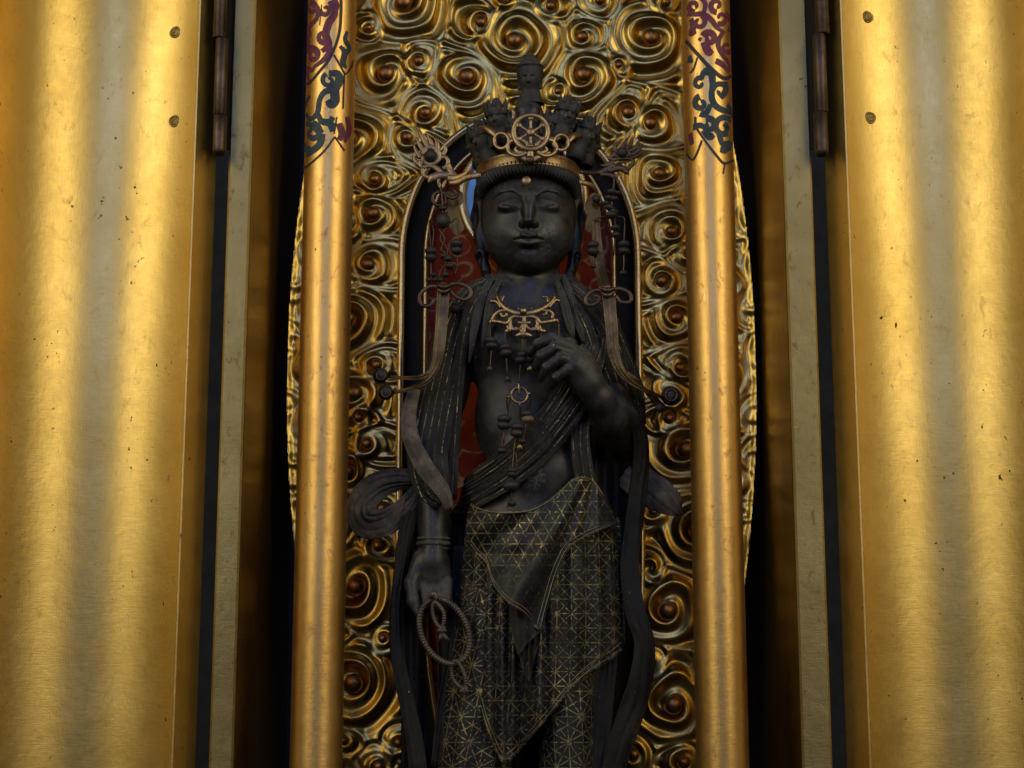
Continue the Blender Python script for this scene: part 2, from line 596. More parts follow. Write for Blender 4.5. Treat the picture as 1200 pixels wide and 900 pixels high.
# ---- curved doors, seen from inside
RD = 0.126
TK = 0.027
screw_me = None
for s in (-1, 1):
    px0 = 104 if s < 0 else 1117
    Y0 = -0.165
    base = W(px0, 450, Y0)                 # where the face looks straight at the viewer
    ang0 = math.atan2(-base.x, D + Y0)     # turned towards the viewer
    # local frame: e = inward normal of the hollow face at its middle, t = along the face
    e = np.array((math.sin(ang0), -math.cos(ang0)))
    t = np.array((e[1], -e[0])) * -1
    if t[0] * s > 0:
        t = -t                             # t points to the hinge side
    cen = np.array((base.x, base.y)) + e * RD
    ph = np.radians(np.linspace(-66, 54, 54))
    inner = [cen - e * RD * math.cos(a) + t * RD * math.sin(a) for a in ph]
    outer = [cen - e * (RD + TK) * math.cos(a) + t * (RD + TK) * math.sin(a) for a in ph]
    # the edge face goes back towards the hinge
    # small bead at the arris of the hinge edge
    a = ph[-1]
    rad = (inner[-1] - cen) / RD
    tan = np.array((math.cos(a) * t[0] + math.sin(a) * e[0], math.cos(a) * t[1] + math.sin(a) * e[1]))
    eo = inner[-1] + np.array((-s * 0.019, 0.032))
    prof = inner[:-1] + [inner[-1] - tan * 0.0022, inner[-1] - tan * 0.0016 + rad * 0.0012, inner[-1] - tan * 0.001 - rad * 0.0004, inner[-1] + rad * 0.0008 + tan * 0.0004, eo - rad * 0.001, eo - tan * 0.001] + outer[:-1][::-1]
    n = len(prof)
    V = [(p[0], p[1], z) for z in (ZB + 0.0, ZT) for p in prof]
    Fc = [(i, (i + 1) % n, n + (i + 1) % n, n + i) for i in range(n)]
    Fc += [(i, 53 * 2 - i + 4, 0) for i in []]
    g = Geo(); g.add(V, Fc)
    d_o = g.obj('door', M['door'], cab)
    for p in d_o.data.polygons:
        p.use_smooth = p.index < 52 or p.index > 60
    # two screws by the hinge edge
    if screw_me is None:
        gg = Geo()
        V, Fc = [], []
        prs = [(0.0, 0.0008), (0.0030, 0.0010), (0.0048, 0.0006), (0.0054, -0.0002), (0.0062, 0.0010), (0.0070, 0.0004), (0.0074, -0.0012)]
        nn = 20
        for r_, h_ in prs:
            for j in range(nn):
                q = 2 * math.pi * j / nn
                wob = 1 + 0.05 * math.sin(3 * q + 1)
                V.append((r_ * wob * math.cos(q), r_ * wob * math.sin(q), h_))
        for i in range(len(prs) - 1):
            for j in range(nn):
                Fc.append((i * nn + j, (i + 1) * nn + j, (i + 1) * nn + (j + 1) % nn, i * nn + (j + 1) % nn))
        gg.add(V, Fc)
        # slot ridge
        Vb = [(-0.0024, -0.0004, 0.0009), (0.0024, -0.0004, 0.0009), (0.0024, 0.0004, 0.0009), (-0.0024, 0.0004, 0.0009), (-0.0024, -0.0002, 0.0014), (0.0024, -0.0002, 0.0014), (0.0024, 0.0002, 0.0014), (-0.0024, 0.0002, 0.0014)]
        gg.add(Vb, [(0, 1, 5, 4), (1, 2, 6, 5), (2, 3, 7, 6), (3, 0, 4, 7), (4, 5, 6, 7)])
        screw_me = make_mesh('screw', np.concatenate(gg.V), gg.F)
    for spx, spy in (((205, 38), (204, 142)) if s < 0 else ((1017, 20), (1020, 138))):
        # find the face point whose pixel matches
        best = None
        for a in np.radians(np.linspace(0, 54, 400)):
            q = cen - e * RD * math.cos(a) + t * RD * math.sin(a)
            wv = W(spx, spy, q[1])
            dd = abs(wv.x - q[0])
            if best is None or dd < best[0]:
                best = (dd, a, q, wv)
        _, a, q, wv = best
        so = link('screw', screw_me, M['screw'], d_o)
        nv = Vector(((cen - q)[0], (cen - q)[1], 0)).normalized()
        so.location = Vector((q[0], q[1], wv.z)) + nv * 0.0003
        so.rotation_euler = nv.to_track_quat('Z', 'Y').to_euler()
        so.rotation_euler.rotate_axis('Z', random.uniform(0, 3))
    # hinge barrel in the gap
    hx, hy = (259.5, 0) if s < 0 else (961.5, 0)
    hp = outer[-1] + rad * 0.004
    yh = -0.185
    h_top = Geo()
    def hinge_part(name, p0, p1, r, dome, mt):
        P = [W(*p0, yh), W(*p1, yh)]
        cxh = (P[0].x + P[1].x) / 2
        z0, z1 = P[1].z, P[0].z
        prs = [(0, z0), (r * 0.6, z0), (r * 0.92, z0 + r * 0.35), (r, z0 + r * 0.8), (r, z1), (r * .9, z1 + 0.0006), (0, z1 + 0.0006)] if dome else [(0, z0), (r * .92, z0), (r, z0 + 0.0008), (r, z1 - 0.0008), (r * 0.92, z1), (0, z1)]
        nn = 24
        V = [(cxh + a * math.cos(2 * math.pi * j / nn), yh + a * math.sin(2 * math.pi * j / nn), z) for a, z in prs for j in range(nn)]
        Fc = [(i * nn + j, i * nn + (j + 1) % nn, (i + 1) * nn + (j + 1) % nn, (i + 1) * nn + j) for i in range(len(prs) - 1) for j in range(nn)]
        gq = Geo(); gq.add(V, Fc)
        return gq
    if s < 0:
        segs = [((258, 136), (257, 182), 0.0076, True, 'hinge'), ((259.5, 46), (258, 135.5), 0.0072, False, 'hinge'), ((261, -150), (260, 45.5), 0.0074, False, 'hinge')]
    else:
        segs = [((961.5, 133), (963, 183), 0.0078, True, 'bronze_dark'), ((961, 41), (961.5, 132.5), 0.0074, False, 'hinge'), ((960, -150), (961, 40.5), 0.0078, False, 'bronze_dark')]
    hinge = None
    for q in segs:
        gq = hinge_part('knuckle', q[0], q[1], q[2], q[3], q[4])
        if hinge is None:
            hinge = gq.obj('hinge', M[q[4]], cab)
        else:
            gq.obj('knuckle', M[q[4]], hinge)
    # hinge leaves that carry the barrel: one to the door's edge, one behind the stile
    xl = W(segs[1][0][0], 90, yh).x
    zt, zb_ = W(260, -100, yh).z, W(260, 170, yh).z
    g = Geo()
    P0 = np.array((xl, yh + 0.004)); P1 = eo - np.array((-s * 0.004, 0.004))
    dv = P1 - P0; dv = dv / np.linalg.norm(dv); nn_ = np.array((-dv[1], dv[0])) * 0.0008
    V = [(p[0], p[1], z) for z in (zb_, zt) for p in (P0 - nn_, P1 - nn_, P1 + nn_, P0 + nn_)]
    g.add(V, [(0, 1, 5, 4), (1, 2, 6, 5), (2, 3, 7, 6), (3, 0, 4, 7), (0, 3, 2, 1), (4, 5, 6, 7)])
    P1 = np.array((XC + s * (HW + 0.0270), YF + 0.004)); dv = P1 - P0; dv = dv / np.linalg.norm(dv); nn_ = np.array((-dv[1], dv[0])) * 0.0008
    P1 = P1 + dv * 0.003
    V = [(p[0], p[1], z) for z in (zb_, zt) for p in (P0 - nn_, P1 - nn_, P1 + nn_, P0 + nn_)]
    g.add(V, [(0, 1, 5, 4), (1, 2, 6, 5), (2, 3, 7, 6), (3, 0, 4, 7), (0, 3, 2, 1), (4, 5, 6, 7)])
    g.obj('hinge_leaf', M['black'], hinge, False)  # leaves coloured black to stand in for the shade in the gap
# ================================================================== the carved mandorla
YB = 0.05
board = thing('carved_mandorla', 'gilded cloud-scroll mandorla board standing behind the dark statue', 'mandorla', (XC, YB, 0.02))
SW = [(473, 4, 40), (431, 32, 15), (450, 89, 36), (490, 74, 22), (545, 93, 34), (561, 27, 22), (605, 45, 52), (497, 132, 24), (479, 160, 22), (408, 162, 40),
      (682, 42, 24), (702, 2, 20), (761, 44, 42), (686, 91, 34), (733, 130, 26), (766, 143, 26), (779, 2, 18), (652, 104, 14), (590, 5, 14), (648, 8, 20), (725, 78, 12),
      (774, 205, 24), (785, 271, 22), (806, 295, 20), (792, 375, 26), (785, 463, 26), (784, 492, 20), (800, 529, 36), (818, 622, 46), (760, 667, 18), (781, 711, 40), (788, 823, 42), (760, 779, 18), (797, 893, 22), (741, 886, 22), (775, 330, 24), (800, 430, 22), (765, 600, 18),
      (439, 252, 28), (434, 309, 26), (406, 375, 40), (439, 427, 22), (413, 462, 34), (422, 492, 18), (432, 522, 22), (407, 552, 30), (444, 643, 20), (416, 688, 44), (413, 802, 46), (404, 867, 16), (467, 870, 18), (450, 748, 16), (444, 896, 22), (450, 595, 20), (440, 210, 22), (405, 262, 26), (405, 330, 18),
      (342, 328, 14), (346, 250, 15), (340, 400, 15), (341, 468, 15), (345, 535, 15), (352, 195, 15), (350, 595, 16), (880, 361, 15), (876, 250, 16), (884, 310, 14), (886, 420, 15), (884, 480, 15), (880, 540, 15), (872, 200, 15), (870, 600, 16),
      (375, 230, 26), (372, 300, 26), (370, 420, 30), (372, 500, 26), (372, 620, 34), (365, 740, 36), (370, 850, 34), (840, 230, 30), (842, 330, 30), (845, 440, 30), (845, 560, 30), (860, 700, 38), (850, 800, 34), (850, 890, 32), (375, 60, 32), (378, 130, 26), (840, 60, 32), (838, 140, 26)]
swc, swr = [], []
for x, y, r in SW:
    p = W(x, y, YB)
    swc.append((p.x, p.z)); swr.append(r * sc(YB))
z_top, z_bot = W(600, 0, YB).z, W(600, 900, YB).z
# the carving goes on above and below the part in view
for zz in np.arange(z_top + 0.045, 1.40, 0.062):
    for xx in np.arange(-0.27, 0.3, 0.066):
        swc.append((XC + xx + rng.uniform(-.012, .012), zz + rng.uniform(-.012, .012))); swr.append(rng.uniform(.02, .042))
for zz in np.arange(z_bot - 0.045, 0.0, -0.062):
    for xx in np.arange(-0.27, 0.3, 0.066):
        swc.append((XC + xx + rng.uniform(-.012, .012), zz + rng.uniform(-.012, .012))); swr.append(rng.uniform(.02, .042))
swc = np.array(swc); swr = np.array(swr)
sgn = np.where(rng.random(len(swr)) < 0.5, -1.0, 1.0)
off = rng.random(len(swr))
pitch = np.clip(swr * 0.60, 0.0120, 0.0230)
HB = 0.00125
bx = np.arange(XC - 0.296, XC + 0.2961, HB)
bz = np.arange(0.02, 1.36, HB)
GX, GZ = np.meshgrid(bx, bz, indexing='ij')


def vnoise(x, z, f, seed):
    r_ = np.random.default_rng(seed)
    h = 0
    for k in range(5):
        a = r_.uniform(0, 2 * np.pi); ff = f * r_.uniform(.6, 1.5)
        h = h + np.sin((x * math.cos(a) + z * math.sin(a)) * ff + r_.uniform(0, 6.28))
    return h / 5


WX = GX + 0.0060 * vnoise(GX, GZ, 70, 1)
WZ = GZ + 0.0060 * vnoise(GX, GZ, 70, 2)
k1 = np.full(GX.shape, 9.0); k2 = np.full(GX.shape, 9.0); i1 = np.zeros(GX.shape, int); i2 = np.zeros(GX.shape, int)
for i in range(len(swr)):
    lim = swr[i] * 2.6
    ax0, ax1 = np.searchsorted(bx, [swc[i, 0] - lim, swc[i, 0] + lim])
    az0, az1 = np.searchsorted(bz, [swc[i, 1] - lim, swc[i, 1] + lim])
    if ax1 <= ax0 or az1 <= az0:
        continue
    sl = (slice(ax0, ax1), slice(az0, az1))
    d = np.hypot(WX[sl] - swc[i, 0], WZ[sl] - swc[i, 1]) / swr[i]
    b1, b2, j1, j2 = k1[sl], k2[sl], i1[sl], i2[sl]
    m = d < b1
    m2 = (~m) & (d < b2)
    b2[m] = b1[m]; j2[m] = j1[m]
    b1[m] = d[m]; j1[m] = i
    b2[m2] = d[m2]; j2[m2] = i


def swirl_h(idx, kk):
    c = swc[idx]; r = np.hypot(WX - c[..., 0], WZ - c[..., 1])
    th = np.arctan2(WZ - c[..., 1], WX - c[..., 0]) * sgn[idx]
    ph = r / pitch[idx] + th / (2 * np.pi) + off[idx]
    s = ph - np.floor(ph)
    # rounded roll with a sharp crest on its outer side
    s = s ** 1.35
    roll = (0.5 - 0.5 * np.cos(2 * np.pi * s)) ** 1.05
    amp = (0.0036 + 0.0062 * np.clip(pitch[idx] / 0.0220, 0, 1)) * (0.8 + 0.25 * np.sin(th + off[idx] * 12))
    dome = 0.006 * np.clip(1 - (r / swr[idx]) ** 2, -0.6, 1)
    well = -0.006 * np.exp(-(r / (0.38 * swr[idx])) ** 4)
    return roll * amp * (1 - 0.55 * np.exp(-(r / (0.3 * swr[idx])) ** 2)) + dome + well


ha, hb = swirl_h(i1, k1), swirl_h(i2, k2)
e_ = (k2 - k1) * swr[i1]
wgt = 0.5 * np.exp(-(np.clip(e_, 0, 1) / 0.0045) ** 2)
tt = np.clip((k1 - 0.66) / 0.32, 0, 1); tt = tt * tt * (3 - 2 * tt) * np.exp(-(np.clip(e_, 0, 1) / 0.017) ** 4)
edge_roll = (0.5 + 0.5 * np.cos(2 * np.pi * np.clip(e_, 0, 0.03) / 0.0105)) * 0.0075 + 0.001 - 0.0035 * tt
Hh = (ha * (1 - wgt) + hb * wgt) * (1 - tt) + edge_roll * tt + 0.0030 * np.exp(-(e_ / 0.0042) ** 2)


def blur(A, n=1):
    for _ in range(n):
        A = np.pad(A, 1, mode='edge')
        A = (A[:-2] + 2 * A[1:-1] + A[2:]) / 4
        A = (A[:, :-2] + 2 * A[:, 1:-1] + A[:, 2:]) / 4
    return A


Hh = blur(Hh, 9)
# outline: tall lens, slightly dished
z_mid = W(600, 420, YB).z
ozx = XC + 0.004
half = 0.2875 * np.sqrt(np.clip(1 - ((bz - z_mid) / 0.735) ** 2, 0.0001, 1))
uu = (GX - ozx) / half[None, :]
edge = np.clip((1 - np.abs(uu)) * half[None, :] / 0.030, 0, 1)
Hh = Hh * (0.25 + 0.75 * edge) + 0.005 * np.exp(-((1 - np.abs(uu)) * half[None, :] / 0.006) ** 2)

# arched opening of the inner niche
OC = W(609, 300, YB); OAX, OAZ = 0.1455 * sc(YB) * 1000, 0.183 * sc(YB) * 1000


def niche(inset):
    """outline (closed) of the niche, inset in metres"""
    a = OAX - inset
    pts = []
    for q in np.linspace(0, math.pi, 60):
        pts.append((OC.x + a * math.cos(q), OC.z + (OAZ - inset) * math.sin(q)))
    zl = W(600, 640, YB).z
    for zz in np.linspace(OC.z, zl, 20)[1:]:
        pts.append((OC.x - a, zz))
    for q in np.linspace(0, math.pi, 40)[1:-1]:
        pts.append((OC.x - a * math.cos(q), zl - (0.42 - inset) * math.sin(q)))
    for zz in np.linspace(zl, OC.z, 20)[:-1]:
        pts.append((OC.x + a, zz))
    return np.array(pts)


def inside_niche(x, z, inset=0.0):
    a = OAX - inset; zl = W(600, 640, YB).z
    up = ((x - OC.x) / a) ** 2 + ((z - OC.z) / (OAZ - inset)) ** 2 < 1
    lo = ((x - OC.x) / a) ** 2 + ((z - zl) / (0.42 - inset)) ** 2 < 1
    mid = np.abs(x - OC.x) < a
    return np.where(z > OC.z, up, np.where(z < zl, lo, mid))


keep = (np.abs(uu) <= 1.0) & ~inside_niche(GX, GZ, 0.004)
Yg = YB - Hh
idm = np.arange(GX.size).reshape(GX.shape)
kc = keep[:-1, :-1] & keep[1:, :-1] & keep[:-1, 1:] & keep[1:, 1:]
quads = np.stack([idm[:-1, :-1][kc], idm[1:, :-1][kc], idm[1:, 1:][kc], idm[:-1, 1:][kc]], 1)
Vb = np.stack([GX.ravel(), Yg.ravel(), GZ.ravel()], 1)
used = np.unique(quads)
remap = np.full(len(Vb), -1); remap[used] = np.arange(len(used))
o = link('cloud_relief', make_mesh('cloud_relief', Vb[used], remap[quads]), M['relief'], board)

# solid back of the board
g = Geo()
zs = np.linspace(0.02, 1.35, 60)
hw_ = 0.2875 * np.sqrt(np.clip(1 - ((zs - z_mid) / 0.735) ** 2, 0.0001, 1))
V, Fc = [], []
for z, h in zip(zs, hw_):
    V += [(ozx - h, YB - 0.004, z), (ozx - h, YB + 0.02, z), (ozx + h, YB + 0.02, z), (ozx + h, YB - 0.004, z)]
for i in range(len(zs) - 1):
    a, b_ = i * 4, i * 4 + 4
    Fc += [(a, b_, b_ + 1, a + 1), (a + 1, b_ + 1, b_ + 2, a + 2), (a + 2, b_ + 2, b_ + 3, a + 3)]
g.add(V, Fc)
g.obj('backing', M['rim'], board)

# bosses in the eyes of the scrolls
gb = Geo(); ellipsoid(gb, (0, 0, 0), 1, 0.8, 1, 18, 10)
boss_me = make_mesh('boss', np.concatenate(gb.V), gb.F)
for i in range(len(swr)):
    x, z = swc[i]
    if inside_niche(np.array(x), np.array(z), -0.008):
        continue
    hwz = 0.2875 * math.sqrt(max(0.0001, 1 - ((z - z_mid) / 0.735) ** 2))
    if abs(x - ozx) > hwz - 0.012 or z < 0.05 or z > 1.3:
        continue
    # the eye sits where the warped field has its centre
    a, c = int(np.clip((x - bx[0]) / HB, 4, len(bx) - 5)), int(np.clip((z - bz[0]) / HB, 4, len(bz) - 5))
    win = np.hypot(WX[max(0, a - 8):a + 9, max(0, c - 8):c + 9] - x, WZ[max(0, a - 8):a + 9, max(0, c - 8):c + 9] - z)
    ii = np.unravel_index(np.argmin(win), win.shape)
    a2, c2 = max(0, a - 8) + ii[0], max(0, c - 8) + ii[1]
    r_ = min(0.33 * swr[i], 0.0118)
    bo = link('boss', boss_me, M['boss'], board)
    bo.location = (bx[a2], Yg[a2, c2] - r_ * 0.25, bz[c2])
    bo.scale = (r_, r_, r_)


def ring_profile(name, rows, m, parent, label=None):
    """rows: list of (inset, Y); sweeps round the niche"""
    outl = [niche(i) for i, _ in rows]
    n = len(outl[0])
    V = []
    for (i, y), p in zip(rows, outl):
        V += [(q[0], y, q[1]) for q in p]
    Fc = []
    for k in range(len(rows) - 1):
        for j in range(n):
            Fc.append((k * n + j, k * n + (j + 1) % n, (k + 1) * n + (j + 1) % n, (k + 1) * n + j))
    g = Geo(); g.add(V, Fc)
    return g.obj(name, m, parent, True, label)


c5 = [(math.cos(a), math.sin(a)) for a in np.linspace(0, math.pi, 9)]
ring_profile('outer_rim', [(-0.003 + 0.0058 * (1 - c), YB + 0.004 - 0.012 * s_) for c, s_ in c5], M['rim'], board)
ring_profile('lacquer_band', [(0.0085, YB - 0.002), (0.010, YB + 0.003), (0.016, YB + 0.0055), (0.026, YB + 0.0055), (0.0305, YB + 0.002)], M['black'], board)
ring_profile('inner_rim', [(0.0285 + 0.0042 * (1 - c), YB + 0.003 - 0.010 * s_) for c, s_ in c5], M['rim'], board)

# red panel with gold cloud lines inside the niche
m, nt, N, L, P = mat('red_lacquer_gold_lines')
b = NB(nt)
tc = b.node('ShaderNodeTexCoord').outputs['Object']
wob = b.node('ShaderNodeVectorMath', operation='ADD')
nz = b.node('ShaderNodeTexNoise'); L.new(tc, nz.inputs['Vector']); nz.inputs['Scale'].default_value = 30
L.new(tc, wob.inputs[0]); L.new(b.scaled(nz.outputs[1], (0.012, 0.012, 0.012)), wob.inputs[1])
vo = b.node('ShaderNodeTexVoronoi', feature='F1'); L.new(b.scaled(wob.outputs[0], (1, 0, 1)), vo.inputs['Vector']); vo.inputs['Scale'].default_value = 24
ringm = b.math('FRACT', b.math('MULTIPLY', vo.outputs['Distance'], 3.2))
lnm = b.ramp(ringm, [(0.0, 1.0), (0.13, 1.0), (0.2, 0.0), (1.0, 0.0)])
lnm = b.math('MULTIPLY', lnm, b.ramp(b.noise(tc, 120, 3), [(0.35, 0.25), (0.6, 1.0)]))
redc = b.ramp(b.noise(tc, 40, 4), [(0.3, (0.30, 0.038, 0.016)), (0.7, (0.48, 0.075, 0.028))])
L.new(b.mix(lnm, redc, (0.62, 0.42, 0.17)), P.inputs['Base Color'])
P.inputs['Roughness'].default_value = 0.65
P.inputs['Specular IOR Level'].default_value = 0.15
M['redpanel'] = m
outl = niche(0.033)
g = Geo(); g.add([(q[0], YB + 0.006, q[1]) for q in outl], [tuple(range(len(outl)))])
g.obj('red_panel', M['redpanel'], board, False)

# round halo behind the head: gilt ring and a mirror disc
HC = W(613, 230, 0.03)
g = Geo()
tube(g, [(HC.x + 0.0760 * math.cos(a), 0.038, HC.z + 0.080 * math.sin(a)) for a in np.linspace(0, 2 * math.pi, 72, endpoint=False)], 0.0058, 10, True)
halo = g.obj('halo_ring', M['rim'], board)
m, nt, N, L, P = mat('mirror_painted_reflection')  # mirror disc: the blue it reflects is put into its base colour
P.inputs['Base Color'].default_value = (0.32, 0.60, 0.86, 1); P.inputs['Metallic'].default_value = 0.35; P.inputs['Roughness'].default_value = 0.25; P.inputs['Coat Weight'].default_value = 0.6
M['bluedisc'] = m
g = Geo(); n = 48
V = [(HC.x, 0.036, HC.z)] + [(HC.x + 0.0750 * r_ * math.cos(2 * math.pi * j / n), 0.036 + 0.004 * r_ ** 2, HC.z + 0.079 * r_ * math.sin(2 * math.pi * j / n)) for r_ in (0.5, 1.0) for j in range(n)]
Fc = [(0, 1 + j, 1 + (j + 1) % n) for j in range(n)] + [(1 + j, 1 + n + j, 1 + n + (j + 1) % n, 1 + (j + 1) % n) for j in range(n)]
g.add(V, Fc)
g.obj('blue_disc', M['bluedisc'], halo)
# ================================================================== the statue
# ---- materials
def lacquer(name, base=(0.0125, 0.0122, 0.0128), dust=(0.095, 0.090, 0.083), amt=0.5, rough=0.44, pattern=None, line=(0.40, 0.31, 0.14), fade=(0.38, 0.62), wear=0.5, chips=(), rub=None):
    m, nt, N, L, P = mat(name)
    b = NB(nt)
    tcn = b.node('ShaderNodeTexCoord')
    tc = tcn.outputs['Object']
    geo = b.node('ShaderNodeNewGeometry')
    n1 = b.noise(tc, 26, 5, 0.65)
    n2 = b.noise(tc, 170, 4, 0.7)
    d = b.math('MULTIPLY', b.ramp(n1, [(0.42, 0.08), (0.66, 1.0)]), b.ramp(n2, [(0.3, 0.35), (0.7, 1.0)]))
    d = b.math('MULTIPLY', d, amt)
    colr = b.mix(d, base, dust)
    # dust lying on what faces up
    sn = b.node('ShaderNodeSeparateXYZ'); L.new(geo.outputs['Normal'], sn.inputs[0])
    ud = b.math('MULTIPLY', b.ramp(sn.outputs[2], [(0.15, 0.0), (0.85, 1.0)]), b.ramp(n2, [(0.32, 0.1), (0.62, 0.75)]))
    colr = b.mix(ud, colr, (0.15, 0.148, 0.142))
    # rubbed edges; highlights along the folds are put into this colour too
    pt = b.ramp(geo.outputs['Pointiness'], [(0.53, 0.0), (0.62, 1.0)])
    pm = b.math('MULTIPLY', b.math('MULTIPLY', pt, b.ramp(n2, [(0.4, 0.1), (0.65, 1.0)])), wear)
    colr = b.mix(pm, colr, (0.15, 0.14, 0.125))
    # tiny chips of the white ground
    ch = b.noise(tc, 330, 1, 0.4)
    cm = b.math('MULTIPLY', b.ramp(ch, [(0.755, 0.0), (0.77, 1.0)]), b.ramp(b.noise(tc, 21, 2), [(0.52, 0.0), (0.6, 1.0)]))
    colr = b.mix(cm, colr, (0.42, 0.38, 0.30))
    rgh = b.math('ADD', rough - 0.05, b.math('MULTIPLY', d, 0.5))
    for cx_, rad_, lo_, hi_, cc_ in chips:
        dn = b.node('ShaderNodeVectorMath', operation='DISTANCE'); L.new(tc, dn.inputs[0]); dn.inputs[1].default_value = cx_
        near = b.ramp(b.math('DIVIDE', dn.outputs['Value'], rad_), [(0.3, 1.0), (1.0, 0.0)])
        cmk = b.ramp(b.math('MULTIPLY', near, b.noise(tc, 260, 4, 0.65)), [(lo_, 0.0), (hi_, 1.0)])
        colr = b.mix(cmk, colr, cc_)
    if pattern:
        uv = tcn.outputs['UV']
        sp = b.node('ShaderNodeSeparateXYZ'); L.new(uv, sp.inputs[0])
        x, y = sp.outputs[0], sp.outputs[1]
        tot = None
        for ang, s_, w_ in pattern:
            a = R(ang)
            v = b.math('ADD', b.math('MULTIPLY', x, math.cos(a) / s_), b.math('MULTIPLY', y, math.sin(a) / s_))
            f = b.math('ABSOLUTE', b.math('SUBTRACT', b.math('FRACT', v), 0.5))
            k = b.math('GREATER_THAN', f, 0.5 - 0.5 * w_ / s_)
            tot = k if tot is None else b.math('MAXIMUM', tot, k)
        fa = b.ramp(b.noise(tc, 34, 3, 0.6), [(fade[0], 0.10), (fade[1], 1.0)])
        br = b.ramp(b.noise(tc, 300, 2, 0.6), [(0.40, 0.0), (0.56, 1.0)])
        if rub is not None:
            k_ = b.math('ADD', b.math('MULTIPLY', y, rub[1]), b.math('MULTIPLY', x, rub[0]))
            k_ = b.math('ADD', b.math('SUBTRACT', rub[2], k_), b.math('MULTIPLY', b.math('SUBTRACT', b.noise(tc, 48, 3), 0.5), 1.6))
            fa = b.math('MULTIPLY', fa, b.ramp(k_, [(0.0, 0.06), (0.8, 1.0)]))
        pm = b.math('MULTIPLY', b.math('MULTIPLY', tot, fa), br)
        colr = b.mix(pm, colr, line)
        rgh = b.math('SUBTRACT', rgh, b.math('MULTIPLY', pm, 0.12))
        L.new(b.math('MULTIPLY', pm, 0.7), P.inputs['Metallic'])
    L.new(colr, P.inputs['Base Color'])
    L.new(rgh, P.inputs['Roughness'])
    P.inputs['Specular IOR Level'].default_value = 0.45
    L.new(b.bump(n2, 0.22, 0.0012, b.bump(b.noise(tc, 620, 3, 0.6), 0.12, 0.0006)), P.inputs['Normal'])
    return m


chips_ = [(tuple(W(587, 275, -0.112)), 0.011, 0.47, 0.52, (0.32, 0.24, 0.15)), (tuple(W(642, 270, -0.116)), 0.024, 0.38, 0.56, (0.085, 0.085, 0.09)), (tuple(W(640, 292, -0.116)), 0.018, 0.42, 0.58, (0.085, 0.085, 0.09)), (tuple(W(625, 560, -0.125)), 0.035, 0.42, 0.60, (0.11, 0.11, 0.12))]
M['skin'] = lacquer('dark_lacquered_wood', amt=0.55, wear=0.4, rough=0.43, chips=chips_)
M['cloth'] = lacquer('dusty_carved_cloth', base=(0.050, 0.044, 0.034), dust=(0.34, 0.29, 0.22), amt=0.75, rough=0.6, wear=0.5)
M['clothk'] = lacquer('black_carved_cloth', base=(0.0085, 0.0078, 0.0070), dust=(0.066, 0.058, 0.047), amt=0.5, rough=0.55, wear=0.5)
M['hair'] = lacquer('dark_carved_hair', base=(0.015, 0.0145, 0.0145), dust=(0.13, 0.122, 0.11), amt=0.6, rough=0.6, wear=0.4)
M['grooved'] = lacquer('cloth_gold_edge_lines', base=(0.0095, 0.0088, 0.0082), dust=(0.11, 0.098, 0.080), amt=0.40, rough=0.58,
                       pattern=[(0, 0.085, 0.010)], line=(0.42, 0.33, 0.16), fade=(0.42, 0.66))
M['lattice'] = lacquer('cloth_gold_hexagon_lattice', amt=0.34, pattern=[(90, 0.125, 0.0125), (30, 0.125, 0.0125), (150, 0.125, 0.0125)], fade=(0.34, 0.60), line=(0.54, 0.42, 0.18), rub=(0.35, 0.9, 0.85))
M['squares'] = lacquer('cloth_gold_square_lattice', amt=0.32, pattern=[(0, 0.17, 0.0125), (90, 0.17, 0.0125), (45, 0.1202, 0.011), (135, 0.1202, 0.011)], fade=(0.38, 0.66), line=(0.46, 0.36, 0.17))
M['star'] = lacquer('cloth_gold_hemp_leaf', amt=0.32, pattern=[(90, 0.30, 0.013), (30, 0.30, 0.013), (150, 0.30, 0.013), (0, 0.173, 0.012), (60, 0.173, 0.012), (120, 0.173, 0.012)], fade=(0.32, 0.62), line=(0.44, 0.35, 0.18))

for k_ in ('clothk', 'cloth', 'grooved', 'squares', 'star', 'lattice'):
    M[k_].node_tree.nodes['Principled BSDF'].inputs['Specular IOR Level'].default_value = 0.22

statue = thing('standing_statue', 'black lacquered standing eleven-headed statue with gold patterned skirt before the red niche', 'statue', tuple(W(620, 1030, -0.065)))


